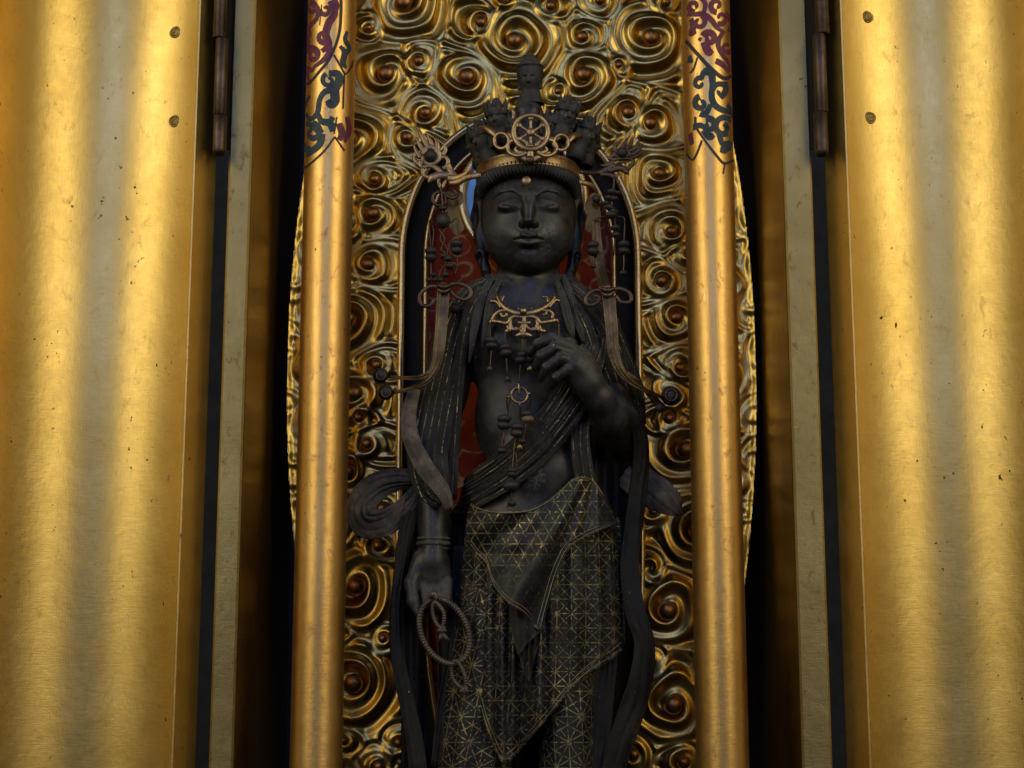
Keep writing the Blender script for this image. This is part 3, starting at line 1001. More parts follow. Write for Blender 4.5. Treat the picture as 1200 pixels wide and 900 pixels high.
# ---- signed-distance modelling on a grid
class Field:
    def __init__(s, lo, hi, h):
        s.lo = np.array(lo, float); s.h = h
        s.n = (np.ceil((np.array(hi) - s.lo) / h)).astype(int) + 1
        s.V = np.full(tuple(s.n), 0.05, dtype=np.float32)

    def sub(s, lo, hi):
        a = np.clip(np.floor((np.asarray(lo) - s.lo) / s.h).astype(int), 0, s.n)
        b_ = np.clip(np.ceil((np.asarray(hi) - s.lo) / s.h).astype(int) + 1, 0, s.n)
        sl = tuple(slice(int(i), int(j)) for i, j in zip(a, b_))
        ax = [(s.lo[i] + s.h * np.arange(a[i], b_[i])).astype(np.float32) for i in range(3)]
        return sl, ax[0][:, None, None], ax[1][None, :, None], ax[2][None, None, :]

    def merge(s, sl, d, k, cut):
        A = s.V[sl]
        if A.size == 0:
            return
        if cut:
            d = -d
            hh = np.clip(k - np.abs(A - d), 0, None) / k
            s.V[sl] = np.maximum(A, d) + hh * hh * k * 0.25
        else:
            hh = np.clip(k - np.abs(A - d), 0, None) / k
            s.V[sl] = np.minimum(A, d) - hh * hh * k * 0.25

    def ell(s, c, r, k=0.004, rot=None, cut=False):
        c = np.array(c, float); r = np.array(r, float)
        m = (max(r) if rot is not None else r) + k + 3 * s.h
        sl, X, Y, Z = s.sub(c - m, c + m)
        X, Y, Z = X - c[0], Y - c[1], Z - c[2]
        if rot is not None:
            Rm = np.array(rot).T
            X, Y, Z = (Rm[i, 0] * X + Rm[i, 1] * Y + Rm[i, 2] * Z for i in range(3))
        q0 = np.sqrt((X / r[0]) ** 2 + (Y / r[1]) ** 2 + (Z / r[2]) ** 2)
        q1 = np.sqrt((X / r[0] ** 2) ** 2 + (Y / r[1] ** 2) ** 2 + (Z / r[2] ** 2) ** 2) + 1e-9
        s.merge(sl, (q0 * (q0 - 1) / q1).astype(np.float32), k, cut)

    def cone(s, a, b_, ra, rb, k=0.004, cut=False):
        a, b_ = np.array(a, float), np.array(b_, float)
        m = max(ra, rb) + k + 3 * s.h
        sl, X, Y, Z = s.sub(np.minimum(a, b_) - m, np.maximum(a, b_) + m)
        X, Y, Z = X - a[0], Y - a[1], Z - a[2]
        v = b_ - a
        t = np.clip((X * v[0] + Y * v[1] + Z * v[2]) / (v @ v + 1e-12), 0, 1)
        d = np.sqrt((X - t * v[0]) ** 2 + (Y - t * v[1]) ** 2 + (Z - t * v[2]) ** 2) - (ra + (rb - ra) * t)
        s.merge(sl, d.astype(np.float32), k, cut)

    def chain(s, P, r, k=0.004, cut=False):
        r = lin(r, len(P))
        for i in range(len(P) - 1):
            s.cone(P[i], P[i + 1], r[i], r[i + 1], k, cut)

    def mesh(s, name):
        V = s.V; S = V < 0
        n = s.n
        cnt = np.zeros(tuple(n - 1), np.uint8)
        for i in (0, 1):
            for j in (0, 1):
                for k in (0, 1):
                    cnt += S[i:n[0] - 1 + i, j:n[1] - 1 + j, k:n[2] - 1 + k]
        act = (cnt > 0) & (cnt < 8)
        I = np.argwhere(act)
        idx = np.full(act.shape, -1, np.int64); idx[act] = np.arange(len(I))
        pos = np.zeros((len(I), 3)); num = np.zeros(len(I))
        corners = [(i, j, k) for i in (0, 1) for j in (0, 1) for k in (0, 1)]
        for a in range(8):
            for c in range(a + 1, 8):
                ca, cb = np.array(corners[a]), np.array(corners[c])
                if np.abs(ca - cb).sum() != 1:
                    continue
                va = V[tuple((I + ca).T)]; vb = V[tuple((I + cb).T)]
                x = (va < 0) != (vb < 0)
                t = va[x] / (va[x] - vb[x])
                pos[x] += ca + t[:, None] * (cb - ca)
                num[x] += 1
        P = s.lo + (I + pos / num[:, None]) * s.h
        Q = []
        for ax in range(3):
            o1, o2 = [q for q in range(3) if q != ax]
            s0 = [slice(None)] * 3; s1 = [slice(None)] * 3
            s0[ax] = slice(0, -1); s1[ax] = slice(1, None)
            ch = S[tuple(s0)] != S[tuple(s1)]
            E = np.argwhere(ch)
            E = E[(E[:, o1] > 0) & (E[:, o2] > 0) & (E[:, o1] < n[o1] - 1) & (E[:, o2] < n[o2] - 1)]
            flip = S[tuple(E.T)]
            q = []
            for da, db in ((-1, -1), (0, -1), (0, 0), (-1, 0)):
                e2 = E.copy(); e2[:, o1] += da; e2[:, o2] += db
                q.append(idx[tuple(e2.T)])
            q = np.stack(q, 1)
            if ax == 1:
                flip = ~flip
            q[~flip] = q[~flip][:, ::-1]
            Q.append(q)
        return make_mesh(name, P, np.concatenate(Q))


def Wn(px, py, Y):
    return np.array(W(px, py, Y))


SY = -0.072         # depth of the statue's middle
K0 = 0.000964       # metres per pixel there

fd = Field(Wn(466, 740, -0.19) * [1, 0, 1] + [0, -0.205, 0], Wn(768, 92, -0.01) * [1, 0, 1] + [0, 0.002, 0], 0.00112)

# head, in its own frame (pixels; x right, y back, z up), bowed a little
HO = Wn(619, 262, SY)
tl = R(7)
HR = np.array([[1, 0, 0], [0, math.cos(tl), math.sin(tl)], [0, -math.sin(tl), math.cos(tl)]]).T


def hp(x, y, z):
    return HO + HR @ (np.array((x, y, z), float) * K0)


def hell(c, r, k=4, cut=False, rot=None):
    fd.ell(hp(*c), np.array(r) * K0, k * K0, HR if rot is None else HR @ rot, cut)


def hchain(P, r, k=4, cut=False):
    fd.chain([hp(*p) for p in P], np.atleast_1d(r) * K0, k * K0, cut)


def both(f, pts, *a, **kw):
    for s in (-1, 1):
        f([(s * p[0], p[1], p[2]) for p in pts] if hasattr(pts[0], '__len__') else (s * pts[0], pts[1], pts[2]), *a, **kw)


hell((0, 18, 22), (59, 58, 60), 6)
hell((0, -3, -4), (55, 52, 52), 12)
hell((0, -10, -30), (46, 42, 36), 12)
both(hell, (23, -26, -19), (28, 23, 28), 14)
hell((0, -38, -50), (18, 14, 13), 14)
hell((0, 14, 84), (44, 40, 46), 12); hchain([(0, 10, 100), (0, 4, 134)], [26, 19], 14)                       # high hair inside the crown
hell((0, -46, -26), (19, 13, 13), 12)                     # mouth mound
both(hell, (22, -64, 21), (17, 9, 6.5), 9, True)          # eye hollows
both(hell, (21.5, -46.0, 12.6), (15.5, 8.8, 7), 5)          # lids
both(hchain, [(5, -55.5, 17), (9, -56, 25), (20, -54.5, 31), (32, -49.5, 30), (43, -40, 23)], [1.4, 1.9, 2.1, 1.7, 0.8], 2.5)
both(hchain, [(8.5, -56.5, 13.5), (20, -57.5, 10.6), (33, -51.5, 13.5)], [1.2, 2.3, 1.2], 0.8, True)
both(hchain, [(8.5, -56.0, 15.5), (20, -57.0, 16.8), (33, -51, 15.5)], [0.5, 0.9, 0.5], 1.5, True)
hchain([(0, -52, 26), (0, -58, 10), (-0.5, -64, -7)], [3.4, 4.2, 5.8], 10)
both(hell, (6.8, -56.5, -9.5), (4.4, 6.5, 4.4), 3.5)
both(hell, (4.4, -63, -15.0), (3.0, 4, 1.8), 1.5, True)
hchain([(-16, -53, -27.0), (-6, -59.5, -23.8), (0, -59.2, -25.2), (6, -59.5, -23.8), (16, -53, -27.0)], [1.6, 3.0, 2.8, 3.0, 1.6], 2.5)
hchain([(-11, -55.5, -31.5), (0, -58.5, -33.5), (11, -55.5, -31.5)], [2.4, 3.9, 2.4], 2.5)
hchain([(-17.5, -54, -28.2), (-7, -62, -27.4), (0, -62.5, -28.6), (7, -62, -27.4), (17.5, -54, -28.2)], [1.0, 1.5, 1.4, 1.5, 1.0], 1.2, True)
hell((0, -58, -40), (12, 6, 3.2), 4, True)                # hollow under the lip
hchain([(-20, -40, -62), (0, -48, -65), (20, -40, -62)], [1.0, 1.5, 1.0], 2.5, True)
for s in (-1, 1):                                         # long ears
    hchain([(s * 58, 10, 34), (s * 61, 10, 10), (s * 59, 6, -18)], [8, 9, 7], 4)
    hchain([(s * 59, 6, -15), (s * 57, 0, -38), (s * 52, -4, -58)], [6, 7.5, 6.5], 4)
    hell((s * 65, 2, 8), (4, 6, 16), 3, True)
    hell((s * 59, -7, -44), (3, 4, 8), 3, True)
hchain([(0, 14, -36), (0, 20, -66), (0, 24, -100)], [35, 37, 48], 10)
for zz, yy in ((-66, 1), (-75, 0)):                       # rings of the neck
    hchain([(36 * math.sin(a), 20 - 38 * math.cos(a) + yy, zz + 5 * (1 - math.cos(a))) for a in np.linspace(-1.2, 1.2, 9)], 1.1, 2, True)

# trunk and arms
def pe(px, py, Y, rx, ry, rz, k=12, cut=False, rot=None):
    q = sc(Y)
    fd.ell(W(px, py, Y), (rx * q, ry * q, rz * q), k * q, rot, cut)


def pc(P, r, k=8, cut=False):
    fd.chain([np.array(W(*p)) for p in P], np.atleast_1d(r) * sc(P[0][2]), k * K0, cut)


pc([(612, 348, -0.062), (580, 358, -0.062), (548, 384, -0.060)], [30, 30, 30], 14)
pc([(630, 348, -0.062), (662, 358, -0.062), (696, 386, -0.060)], [30, 30, 30], 14)
pe(618, 412, -0.070, 78, 40, 62, 18)
pe(590, 405, -0.084, 36, 30, 34, 14); pe(650, 405, -0.084, 36, 30, 34, 14)
pe(617, 492, -0.070, 62, 38, 72, 18)
pe(634, 553, -0.082, 58, 40, 46, 16)
pe(630, 625, -0.074, 80, 44, 70, 18)
pc([(618, 380, -0.112), (616, 440, -0.116), (616, 500, -0.112)], [1.0, 2.0, 1.5], 6, True)      # furrow of the chest
pc([(562, 436, -0.100), (590, 448, -0.117), (612, 440, -0.116)], [0.8, 1.6, 0.6], 5, True)
# hanging arm
pc([(538, 388, -0.060), (520, 460, -0.060), (506, 542, -0.066)], [29, 27, 24], 10)
pc([(506, 542, -0.066), (507, 590, -0.078), (508, 636, -0.092)], [24, 21, 17], 8)
pc([(508, 636, -0.092), (507, 656, -0.096)], [16.5, 17], 6)
pe(506, 670, -0.098, 23, 13, 27, 8)
pc([(492, 655, -0.098), (482, 684, -0.106), (484, 704, -0.114), (493, 723, -0.119)], [9.5, 7.8, 6.4, 4.6], 5)
for bx_, ln, dx in ((497, 26, 3), (507, 29, 3), (516, 27, 1), (524, 21, -1)):
    pc([(bx_, 682, -0.100), (bx_ + dx, 682 + ln, -0.110), (bx_ + dx + 2, 686 + ln, -0.099), (bx_ + dx + 2, 674 + ln, -0.090)], [7.2, 6.3, 5.6, 4.8], 2.2)
# raised arm
pc([(698, 390, -0.060), (716, 450, -0.066), (724, 506, -0.086)], [29, 27, 25], 10)
pc([(724, 506, -0.086), (714, 488, -0.122), (703, 468, -0.146)], [25, 21, 17.5], 8)
pc([(703, 468, -0.146), (690, 450, -0.152), (672, 430, -0.158)], [17, 18, 19], 6)
pe(677, 427, -0.156, 30, 15, 21, 6, rot=np.array(Matrix.Rotation(R(40), 3, 'Y')))
for P in ([(668, 408, -0.160), (646, 397, -0.166), (630, 403, -0.168), (621, 413, -0.164)],
          [(675, 417, -0.163), (650, 408, -0.171), (633, 417, -0.173), (627, 430, -0.168)],
          [(682, 427, -0.163), (657, 420, -0.172), (640, 431, -0.173), (634, 443, -0.167)],
          [(689, 438, -0.161), (666, 433, -0.169), (651, 443, -0.169), (646, 452, -0.163)]):
    pc(P, [8.2, 7.0, 6.0, 4.6], 1.6)
pc([(668, 404, -0.146), (648, 404, -0.142), (630, 414, -0.148), (622, 421, -0.156)], [9, 8, 7, 5.5], 3)
body = link('body', fd.mesh('body'), M['skin'], statue)
del fd

# gold dot between the brows, pale paint chips come from the material
g = Geo(); c = hp(-2.5, -53.5, 42)
ellipsoid(g, c, 6.2 * K0, 3.6 * K0, 6.2 * K0, 16, 10)
g.obj('forehead_stud', M['bronze'], statue)

# carved hair: a braided roll along the hairline, strands down behind the ears
g = Geo()
arc = []
for a in np.linspace(-100, 100, 91):
    q = R(a)
    arc.append(hp(60.5 * math.sin(q), 16 - 62 * math.cos(q), 36 + 27 * math.cos(q) ** 1 * (1 if abs(a) < 90 else 0) - (6 if abs(a) > 70 else 0) * (abs(a) - 70) / 30))
arc = catmull(np.array(arc), 4)
n_ = len(arc)
T, A, B = frames(arc, up=(0, 0, 1))
V, Fc = [], []
sg = 16
for i in range(n_):
    tt = i / (n_ - 1)
    for j in range(sg):
        q = 2 * math.pi * j / sg
        st = 0.5 + 0.5 * math.cos(2 * math.pi * (tt * 46) + 2.0 * math.sin(q))
        rr = (6.2 + 2.2 * st ** 0.7 + 0.4 * math.sin(i * 1.7)) * K0
        V.append(arc[i] + A[i] * rr * 0.75 * math.cos(q) + B[i] * rr * 1.25 * math.sin(q))
for i in range(n_ - 1):
    for j in range(sg):
        Fc.append((i * sg + j, i * sg + (j + 1) % sg, (i + 1) * sg + (j + 1) % sg, (i + 1) * sg + j))
g.add(V, Fc)
g.obj('hair_roll', M['hair'], statue)


# ---- carved cloth
def ribbon(pts, hw, thick=4.0, amp=1.6, ng=3, tilt=0, n=8, m=17, bow=0.0, ph=0.0, rim=0.6, geo=None):
    """band of carved cloth along (px,py,Y); hw half widths in px; grooves run along it"""
    C = catmull(np.array(pts, float), n)
    P = np.array([W(*c) for c in C])
    nP = len(P)
    hw = catmull(np.array([[h] for h in hw], float), n)[:, 0] if len(hw) == len(pts) else lin(hw, nP)
    tl_ = np.radians(lin(tilt, nP))
    T, A, B = frames(P, up=(0, -1, 0))          # A in the picture plane, B towards the viewer
    A2 = A * np.cos(tl_)[:, None] + B * np.sin(tl_)[:, None]
    B2 = -A * np.sin(tl_)[:, None] + B * np.cos(tl_)[:, None]
    q = (D + C[:, 2]) / F
    s = np.sum(np.linalg.norm(np.diff(P, axis=0), axis=1))
    L_ = np.concatenate([[0], np.cumsum(np.linalg.norm(np.diff(P, axis=0), axis=1))])
    w = np.linspace(-1, 1, m)
    V, UV = [], []
    for i in range(nP):
        wob = 0.35 * math.sin(L_[i] * 38 + ph) + 0.25 * math.sin(L_[i] * 91 + 2 * ph)
        w2 = w + 0.16 * math.sin(1.3 * ph + 2) * np.sin(2.6 * w + ph) + 0.07 * np.sin(7.1 * w + 2.3 * ph + L_[i] * 14)
        pr = np.abs(np.sin((w2 * ng + wob) * math.pi / 2 + ph)) ** 0.75 * amp * (0.75 + 0.5 * np.sin(3.1 * w + L_[i] * 23 + ph)) - bow * w ** 2
        pr = pr + rim * (np.abs(w) > 0.93)
        f = P[i] + A2[i] * (w * hw[i] * q[i])[:, None] + B2[i] * (pr * q[i])[:, None]
        k = P[i] + A2[i] * (w[::-1] * hw[i] * 0.97 * q[i])[:, None] - B2[i] * ((thick + bow * w[::-1] ** 2) * q[i])[:, None]
        V += [f, k]
        UV += [np.stack([w * hw[i] / 100, np.full(m, L_[i] * 10)], 1)] * 2
    V = np.concatenate(V); UV = np.concatenate(UV)
    r_ = 2 * m
    Fc = []
    for i in range(nP - 1):
        for j in range(r_):
            Fc.append((i * r_ + j, (i + 1) * r_ + j, (i + 1) * r_ + (j + 1) % r_, i * r_ + (j + 1) % r_))
    Fc.append(tuple(range(r_))); Fc.append(tuple((nP - 1) * r_ + j for j in range(r_ - 1, -1, -1)))
    gg = geo or Geo()
    gg.add(V, Fc, UV)
    return gg


def sheet(cols, yfun, nv=40, nu=60, thick=3.0, uvs=1.0, xf=None):
    """cloth panel: cols = [(x, top, bottom)], yfun(px,py)->(Y); thickness behind"""
    cols = catmull(np.array(cols, float), max(2, nu // (len(cols) - 1)))
    nu = len(cols)
    V, UV = [], []
    for lay in (0, 1):
        for x, a, b_ in cols:
            for v in np.linspace(0, 1, nv):
                y = a + (b_ - a) * v
                x_ = x if xf is None else xf(x, y)
                Y = yfun(x_, y)
                e = 0 if lay == 0 else thick * 0.001
                # rolled rim along the lower edge
                rim = 0.0014 * math.exp(-((1 - v) * (b_ - a) / 3.0) ** 2) if lay == 0 else 0
                p = W(x_, y, Y + e - rim)
                V.append(p)
                UV.append(((x - 600) / 100 * uvs, (y - 600) / 100 * uvs))
    Fc = []
    N1 = nu * nv
    for i in range(nu - 1):
        for j in range(nv - 1):
            a = i * nv + j
            Fc.append((a, a + 1, a + nv + 1, a + nv))
            Fc.append((N1 + a, N1 + a + nv, N1 + a + nv + 1, N1 + a + 1))
    for i in range(nu - 1):
        for j in (0, nv - 1):
            a, b_ = i * nv + j, (i + 1) * nv + j
            Fc.append((a, b_, N1 + b_, N1 + a) if j == 0 else (a, N1 + a, N1 + b_, b_))
    for j in range(nv - 1):
        for i in (0, nu - 1):
            a, b_ = i * nv + j, i * nv + j + 1
            Fc.append((a, N1 + a, N1 + b_, b_) if i == 0 else (a, b_, N1 + b_, N1 + a))
    g = Geo(); g.add(V, Fc, UV)
    return g


def skirt_shape(y):
    ys = [540, 580, 620, 680, 740, 800, 860, 920, 1030]
    c = np.interp(y, ys, [630, 632, 634, 633, 631, 629, 622, 616, 612])
    h = np.interp(y, ys, [80, 84, 90, 94, 97, 97, 97, 99, 104])
    return c, h


def skirtY(x, y, fold=1.0):
    c, h = skirt_shape(y)
    u = np.clip((x - c) / h, -1, 1)
    base = -0.078 - 0.047 * math.sqrt(max(0.0, 1 - u * u)) - 0.008 * np.interp(y, [560, 620, 700], [0.3, 1, 1])
    t = np.interp(y, [600, 700, 900], [0.0, 0.6, 1.0]) * fold
    f = 0
    for x0, w_, d_ in ((612, 11, 0.016), (582, 4, 0.006), (597, 4, 0.007), (640, 4, 0.007), (662, 5, 0.005), (690, 5, 0.006), (712, 6, 0.008), (563, 5, 0.006), (550, 5, 0.006)):
        xx = x0 + 0.02 * (y - 750) * (1 if x0 > 612 else -1)
        f += d_ * math.exp(-((x - xx) / w_) ** 2)
    f += 0.0014 * math.sin(x * 0.19 + y * 0.012) + 0.001 * math.sin(x * 0.43 - y * 0.02)
    return base + f * t * 1.5


hem = [(534, 606, 744), (540, 606, 765), (548, 606, 778), (562, 606, 815), (575, 606, 850), (588, 606, 876), (600, 606, 894), (612, 606, 888), (622, 606, 876), (634, 606, 860), (650, 606, 838), (668, 606, 812), (690, 606, 790), (706, 606, 780), (718, 606, 772), (727, 606, 764), (731, 606, 752)]
def skx(x, y):
    c0, h0 = skirt_shape(780.0); c1, h1 = skirt_shape(y)
    return c1 + (x - c0) * h1 / h0


sheet(hem, skirtY, 70, 100, xf=skx).obj('skirt', M['squares'], statue)
M['hemline'] = gold('worn_gold_hem', (0.10, 0.085, 0.06), (0.42, 0.32, 0.15), 0.5, scale=6, grain=0.1, metal=0.5)


def hemline(pts, yfun, parent, w=0.7, lift=0.0009, xf=None):
    C = catmull(np.array(pts, float), 5)
    P = []
    for x, y in C:
        x_ = x if xf is None else xf(x, y)
        P.append(W(x_, y, yfun(x_, y) - lift))
    g = Geo(); tube(g, np.array(P), w * 0.00094, 6)
    return g.obj('hem_line', M['hemline'], parent)


hm = [(c_[0], c_[2]) for c_ in hem[1:-1]]
sk_o = [o_ for o_ in statue.children if o_.name.startswith('skirt')][0]
for ins in (3.0, 7.5):
    hemline([(x, y - ins * 1.5) for x, y in hm], skirtY, sk_o, 0.55, 0.0006, skx)


# legs of the under-robe
def leg(cx, hws, name):
    g = Geo(); V, Fc, UV = [], [], []
    ys = np.linspace(690, 1030, 50); ns = 48
    for y in ys:
        c = np.interp(y, [690, 800, 900, 1030], cx); h = np.interp(y, [690, 800, 900, 1030], hws)
        for j in range(ns):
            a = 2 * math.pi * j / ns
            fo = 1 + 0.025 * math.sin(a * 7 + y * 0.01) + 0.02 * math.sin(a * 12 - y * 0.02)
            V.append(W(c + h * fo * math.cos(a), y, -0.080 + 0.040 * fo * math.sin(a)))
            UV.append((h * a / 100 * 1.0, (y - 600) / 100))
    for i in range(len(ys) - 1):
        for j in range(ns):
            Fc.append((i * ns + j, (i + 1) * ns + j, (i + 1) * ns + (j + 1) % ns, i * ns + (j + 1) % ns))
    g.add(V, Fc, UV)
    return g.obj(name, M['star'], statue)


leg([575, 562, 556, 552], [36, 40, 43, 46], 'trouser_leg')
leg([660, 666, 664, 664], [36, 34, 32, 34], 'trouser_leg')


# apron folded over the skirt
def apronY(x, y):
    a = math.atan2(y - 530, x - 700)
    r = math.hypot(y - 530, x - 700)
    f = 0.0042 * math.sin(a * 11 + 0.9) + 0.0018 * math.sin(a * 26 + 1.0)
    f *= np.interp(r, [20, 120, 220], [0.2, 1.0, 1.2])
    deep = 0.005 * math.exp(-((a - 1.93) / 0.06) ** 2) * np.interp(r, [40, 110], [0, 1])
    rs = math.hypot((x - 612) * 0.75, y - 560)
    catch = -0.0022 * math.sin((rs - 40) * 0.21) * np.interp(x, [550, 575, 630, 660], [0.2, 1, 1, 0]) * np.interp(y, [600, 612, 650, 680], [0, 1, 1, 0])
    return skirtY(x, y, 0.15) - 0.016 + f * 1.2 + deep + catch * 0.3


ap = [(547, 604, 622), (552, 590, 641), (560, 594, 652), (570, 597, 662), (577, 598, 684), (588, 599, 700), (600, 599, 711), (612, 598, 718), (622, 596, 728), (634, 591, 739), (639, 588, 722), (645, 584, 700), (652, 578, 676), (660, 571, 656), (668, 563, 643), (680, 558, 634), (695, 562, 626), (708, 580, 620), (722, 606, 615)]
ap_o = sheet(ap, apronY, 50, 110, 7.0).obj('apron', M['lattice'], statue)
hemline([(c_[0], c_[1] + 2) for c_ in ap[1:-1]], apronY, ap_o, 0.8)
for ins in (3.0, 7.5):
    hemline([(x, y - ins) if x < 634 else (x - ins * 0.8, y - ins * 0.5) for x, y in [(c_[0], c_[2]) for c_ in ap[1:-1]]], apronY, ap_o, 0.55, 0.0012)
sheet([(594, 690, 712), (599, 692, 738), (604, 694, 757), (608, 695, 768), (616, 697, 757), (626, 700, 747), (638, 704, 737)], lambda x, y: skirtY(x, y, 0.1) - 0.010 + 0.002 * math.sin(x * 0.35), 24, 40).obj('apron_tip', M['clothk'], statue)
sheet([(606, 728, 758), (612, 728, 782), (617, 728, 794), (621, 728, 798), (625, 728, 778), (630, 728, 760), (636, 728, 744)], lambda x, y: skirtY(x, y, 0.1) - 0.0045 + 0.002 * math.sin(x * 0.9), 24, 36).obj('apron_tip', M['grooved'], statue)

# robe behind the legs, dark
def backY(x, y):
    return -0.050 + 0.005 * math.sin(x * 0.14 + 1) + 0.003 * math.sin(x * 0.33)
sheet([(470, 610, 1030), (480, 600, 1030), (490, 600, 1030), (500, 600, 1030)], lambda x, y: backY(x, y) , 40, 24).obj('robe_back', M['clothk'], statue)
sheet([(513, 640, 1030), (530, 600, 1030), (560, 590, 1030), (600, 590, 1030), (650, 590, 1030), (700, 590, 1030), (722, 600, 1030)], lambda x, y: backY(x, y), 40, 60).obj('robe_back', M['clothk'], statue)

sheet([(690, 500, 640), (705, 482, 640), (720, 478, 650), (738, 486, 660), (752, 510, 660)], lambda x, y: -0.062 + 0.004 * math.sin(x * 0.25), 40, 30).obj('sleeve', M['clothk'], statue)
# sash across the chest, shawl over both shoulders, long scarves
ribbon([(700, 392, -0.108), (690, 425, -0.128), (668, 470, -0.134), (640, 508, -0.130), (604, 542, -0.122), (566, 568, -0.104), (544, 582, -0.078), (540, 586, -0.052)], [14, 18, 22, 24, 24, 22, 20, 18], 5, 2.6, 7, [0, 4, 6, 6, 0, -10, -20, -20], m=45, bow=3).obj('chest_sash', M['grooved'], statue)
ribbon([(686, 462, -0.116), (680, 510, -0.122), (684, 552, -0.122), (692, 590, -0.116)], [8, 11, 12, 12], 5, 2.0, 4, m=25).obj('sash_end', M['grooved'], statue)
ribbon([(580, 330, -0.092), (556, 344, -0.098), (534, 376, -0.098), (521, 425, -0.094), (509, 480, -0.094), (501, 530, -0.100), (506, 566, -0.108), (520, 588, -0.112)], [10, 18, 22, 22, 25, 25, 22, 12], 6, 1.9, 5, [0, -10, -15, -15, -10, 0, 0, 0], m=37, bow=5).obj('shawl', M['grooved'], statue)
ribbon([(566, 338, -0.104), (551, 366, -0.110), (541, 410, -0.104), (537, 460, -0.096), (533, 520, -0.094), (530, 585, -0.094)], [7, 8, 7, 6, 6, 5], 5, 1.4, 2, m=15).obj('shawl_edge', M['grooved'], statue)
ribbon([(486, 455, -0.096), (479, 485, -0.104), (482, 515, -0.112), (498, 548, -0.118), (518, 574, -0.120), (527, 596, -0.118)], [7, 9, 10, 11, 9, 5], 5, 1.2, 2, m=15, bow=2).obj('shawl_fold', M['cloth'], statue)
ribbon([(652, 332, -0.092), (676, 346, -0.102), (704, 378, -0.104), (722, 418, -0.100), (736, 458, -0.092), (746, 500, -0.084)], [9, 18, 22, 22, 20, 12], 6, 1.9, 5, [0, 10, 15, 15, 10, 0], m=37, bow=5).obj('shawl', M['grooved'], statue)
ribbon([(665, 345, -0.108), (684, 378, -0.118), (697, 415, -0.116), (706, 450, -0.110), (710, 480, -0.108)], [6, 8, 8, 7, 4], 5, 1.6, 3, m=19).obj('shawl_edge', M['grooved'], statue)
ribbon([(712, 470, -0.132), (736, 480, -0.122), (751, 508, -0.108), (752, 550, -0.098), (744, 610, -0.094), (738, 665, -0.096), (744, 715, -0.100), (755, 752, -0.102), (752, 795, -0.102), (738, 840, -0.100), (722, 890, -0.098), (712, 950, -0.096), (706, 1028, -0.094)],
       [6, 9, 10, 10, 11, 11, 12, 12, 14, 15, 14, 13, 13], 5, 1.3, 2, [20, 30, 30, 20, 10, 0, -10, 0, 10, 0, 0, 0, 0], m=21, bow=2).obj('scarf', M['clothk'], statue)
ribbon([(486, 575, -0.090), (476, 625, -0.090), (469, 680, -0.092), (465, 735, -0.094), (468, 780, -0.096), (477, 825, -0.096), (486, 870, -0.096), (493, 940, -0.094), (498, 1028, -0.092)], [9, 9, 7, 7, 8, 9, 10, 11, 12], 5, 1.3, 2, [0, 10, 25, 30, 10, 0, 0, 0, 0], m=21, bow=2).obj('scarf', M['clothk'], statue)
ribbon([(540, 640, -0.070), (536, 700, -0.074), (532, 770, -0.080), (520, 830, -0.086), (512, 900, -0.088)], [8, 9, 9, 8, 7], 6, 1.8, 3, m=19).obj('robe_edge', M['clothk'], statue)
ribbon([(708, 620, -0.082), (712, 690, -0.086), (712, 760, -0.090), (704, 830, -0.092), (700, 900, -0.092), (698, 1028, -0.09)], [10, 11, 12, 14, 14, 14], 6, 2.0, 3, m=19).obj('robe_edge', M['clothk'], statue)
ribbon([(502, 564, -0.078), (468, 563, -0.074), (440, 571, -0.070), (422, 592, -0.068), (428, 612, -0.074), (450, 612, -0.082), (470, 596, -0.088), (494, 568, -0.092)], [9, 13, 17, 19, 20, 16, 12, 8], 6, 3.4, 4, [35, 25, 5, -20, -25, -5, 20, 25], m=33, bow=4, ph=0.7).obj('scarf_loop', M['cloth'], statue)
ribbon([(734, 552, -0.062), (756, 566, -0.070), (776, 583, -0.076), (790, 596, -0.076), (798, 603, -0.070)], [19, 22, 19, 13, 4], 7, 3.6, 3, [15, 20, -10, -25, -10], m=31, bow=5, ph=1.3).obj('scarf_loop', M['cloth'], statue)

for P_ in ([(578, 322, -0.094), (566, 345, -0.106), (557, 380, -0.112), (550, 425, -0.110)], [(586, 326, -0.096), (576, 348, -0.112), (570, 385, -0.118), (565, 410, -0.118)], [(660, 322, -0.094), (668, 345, -0.108), (678, 378, -0.118), (684, 402, -0.120)], [(652, 328, -0.098), (660, 350, -0.114), (668, 380, -0.122), (672, 396, -0.122)]):
    ribbon(P_, [3, 5, 5, 1.5], 3, 1.6, 4, m=21).obj('hair_lock', M['hair'], statue)
# bracelet
g = Geo()
for dy, r_ in ((-6, 1.6), (0, 2.6), (6, 1.6)):
    c = Wn(508, 637 + dy, -0.092)
    rr = (17.6 - dy * 0.05) * K0
    tube(g, [c + np.array((rr * math.cos(a), rr * math.sin(a), 0.0012 * math.sin(a * 1))) for a in np.linspace(0, 2 * math.pi, 48, endpoint=False)], r_ * K0, 8, True, rope=0.15 if dy == 0 else 0, ropen=14)
g.obj('bracelet', M['cloth'], statue)

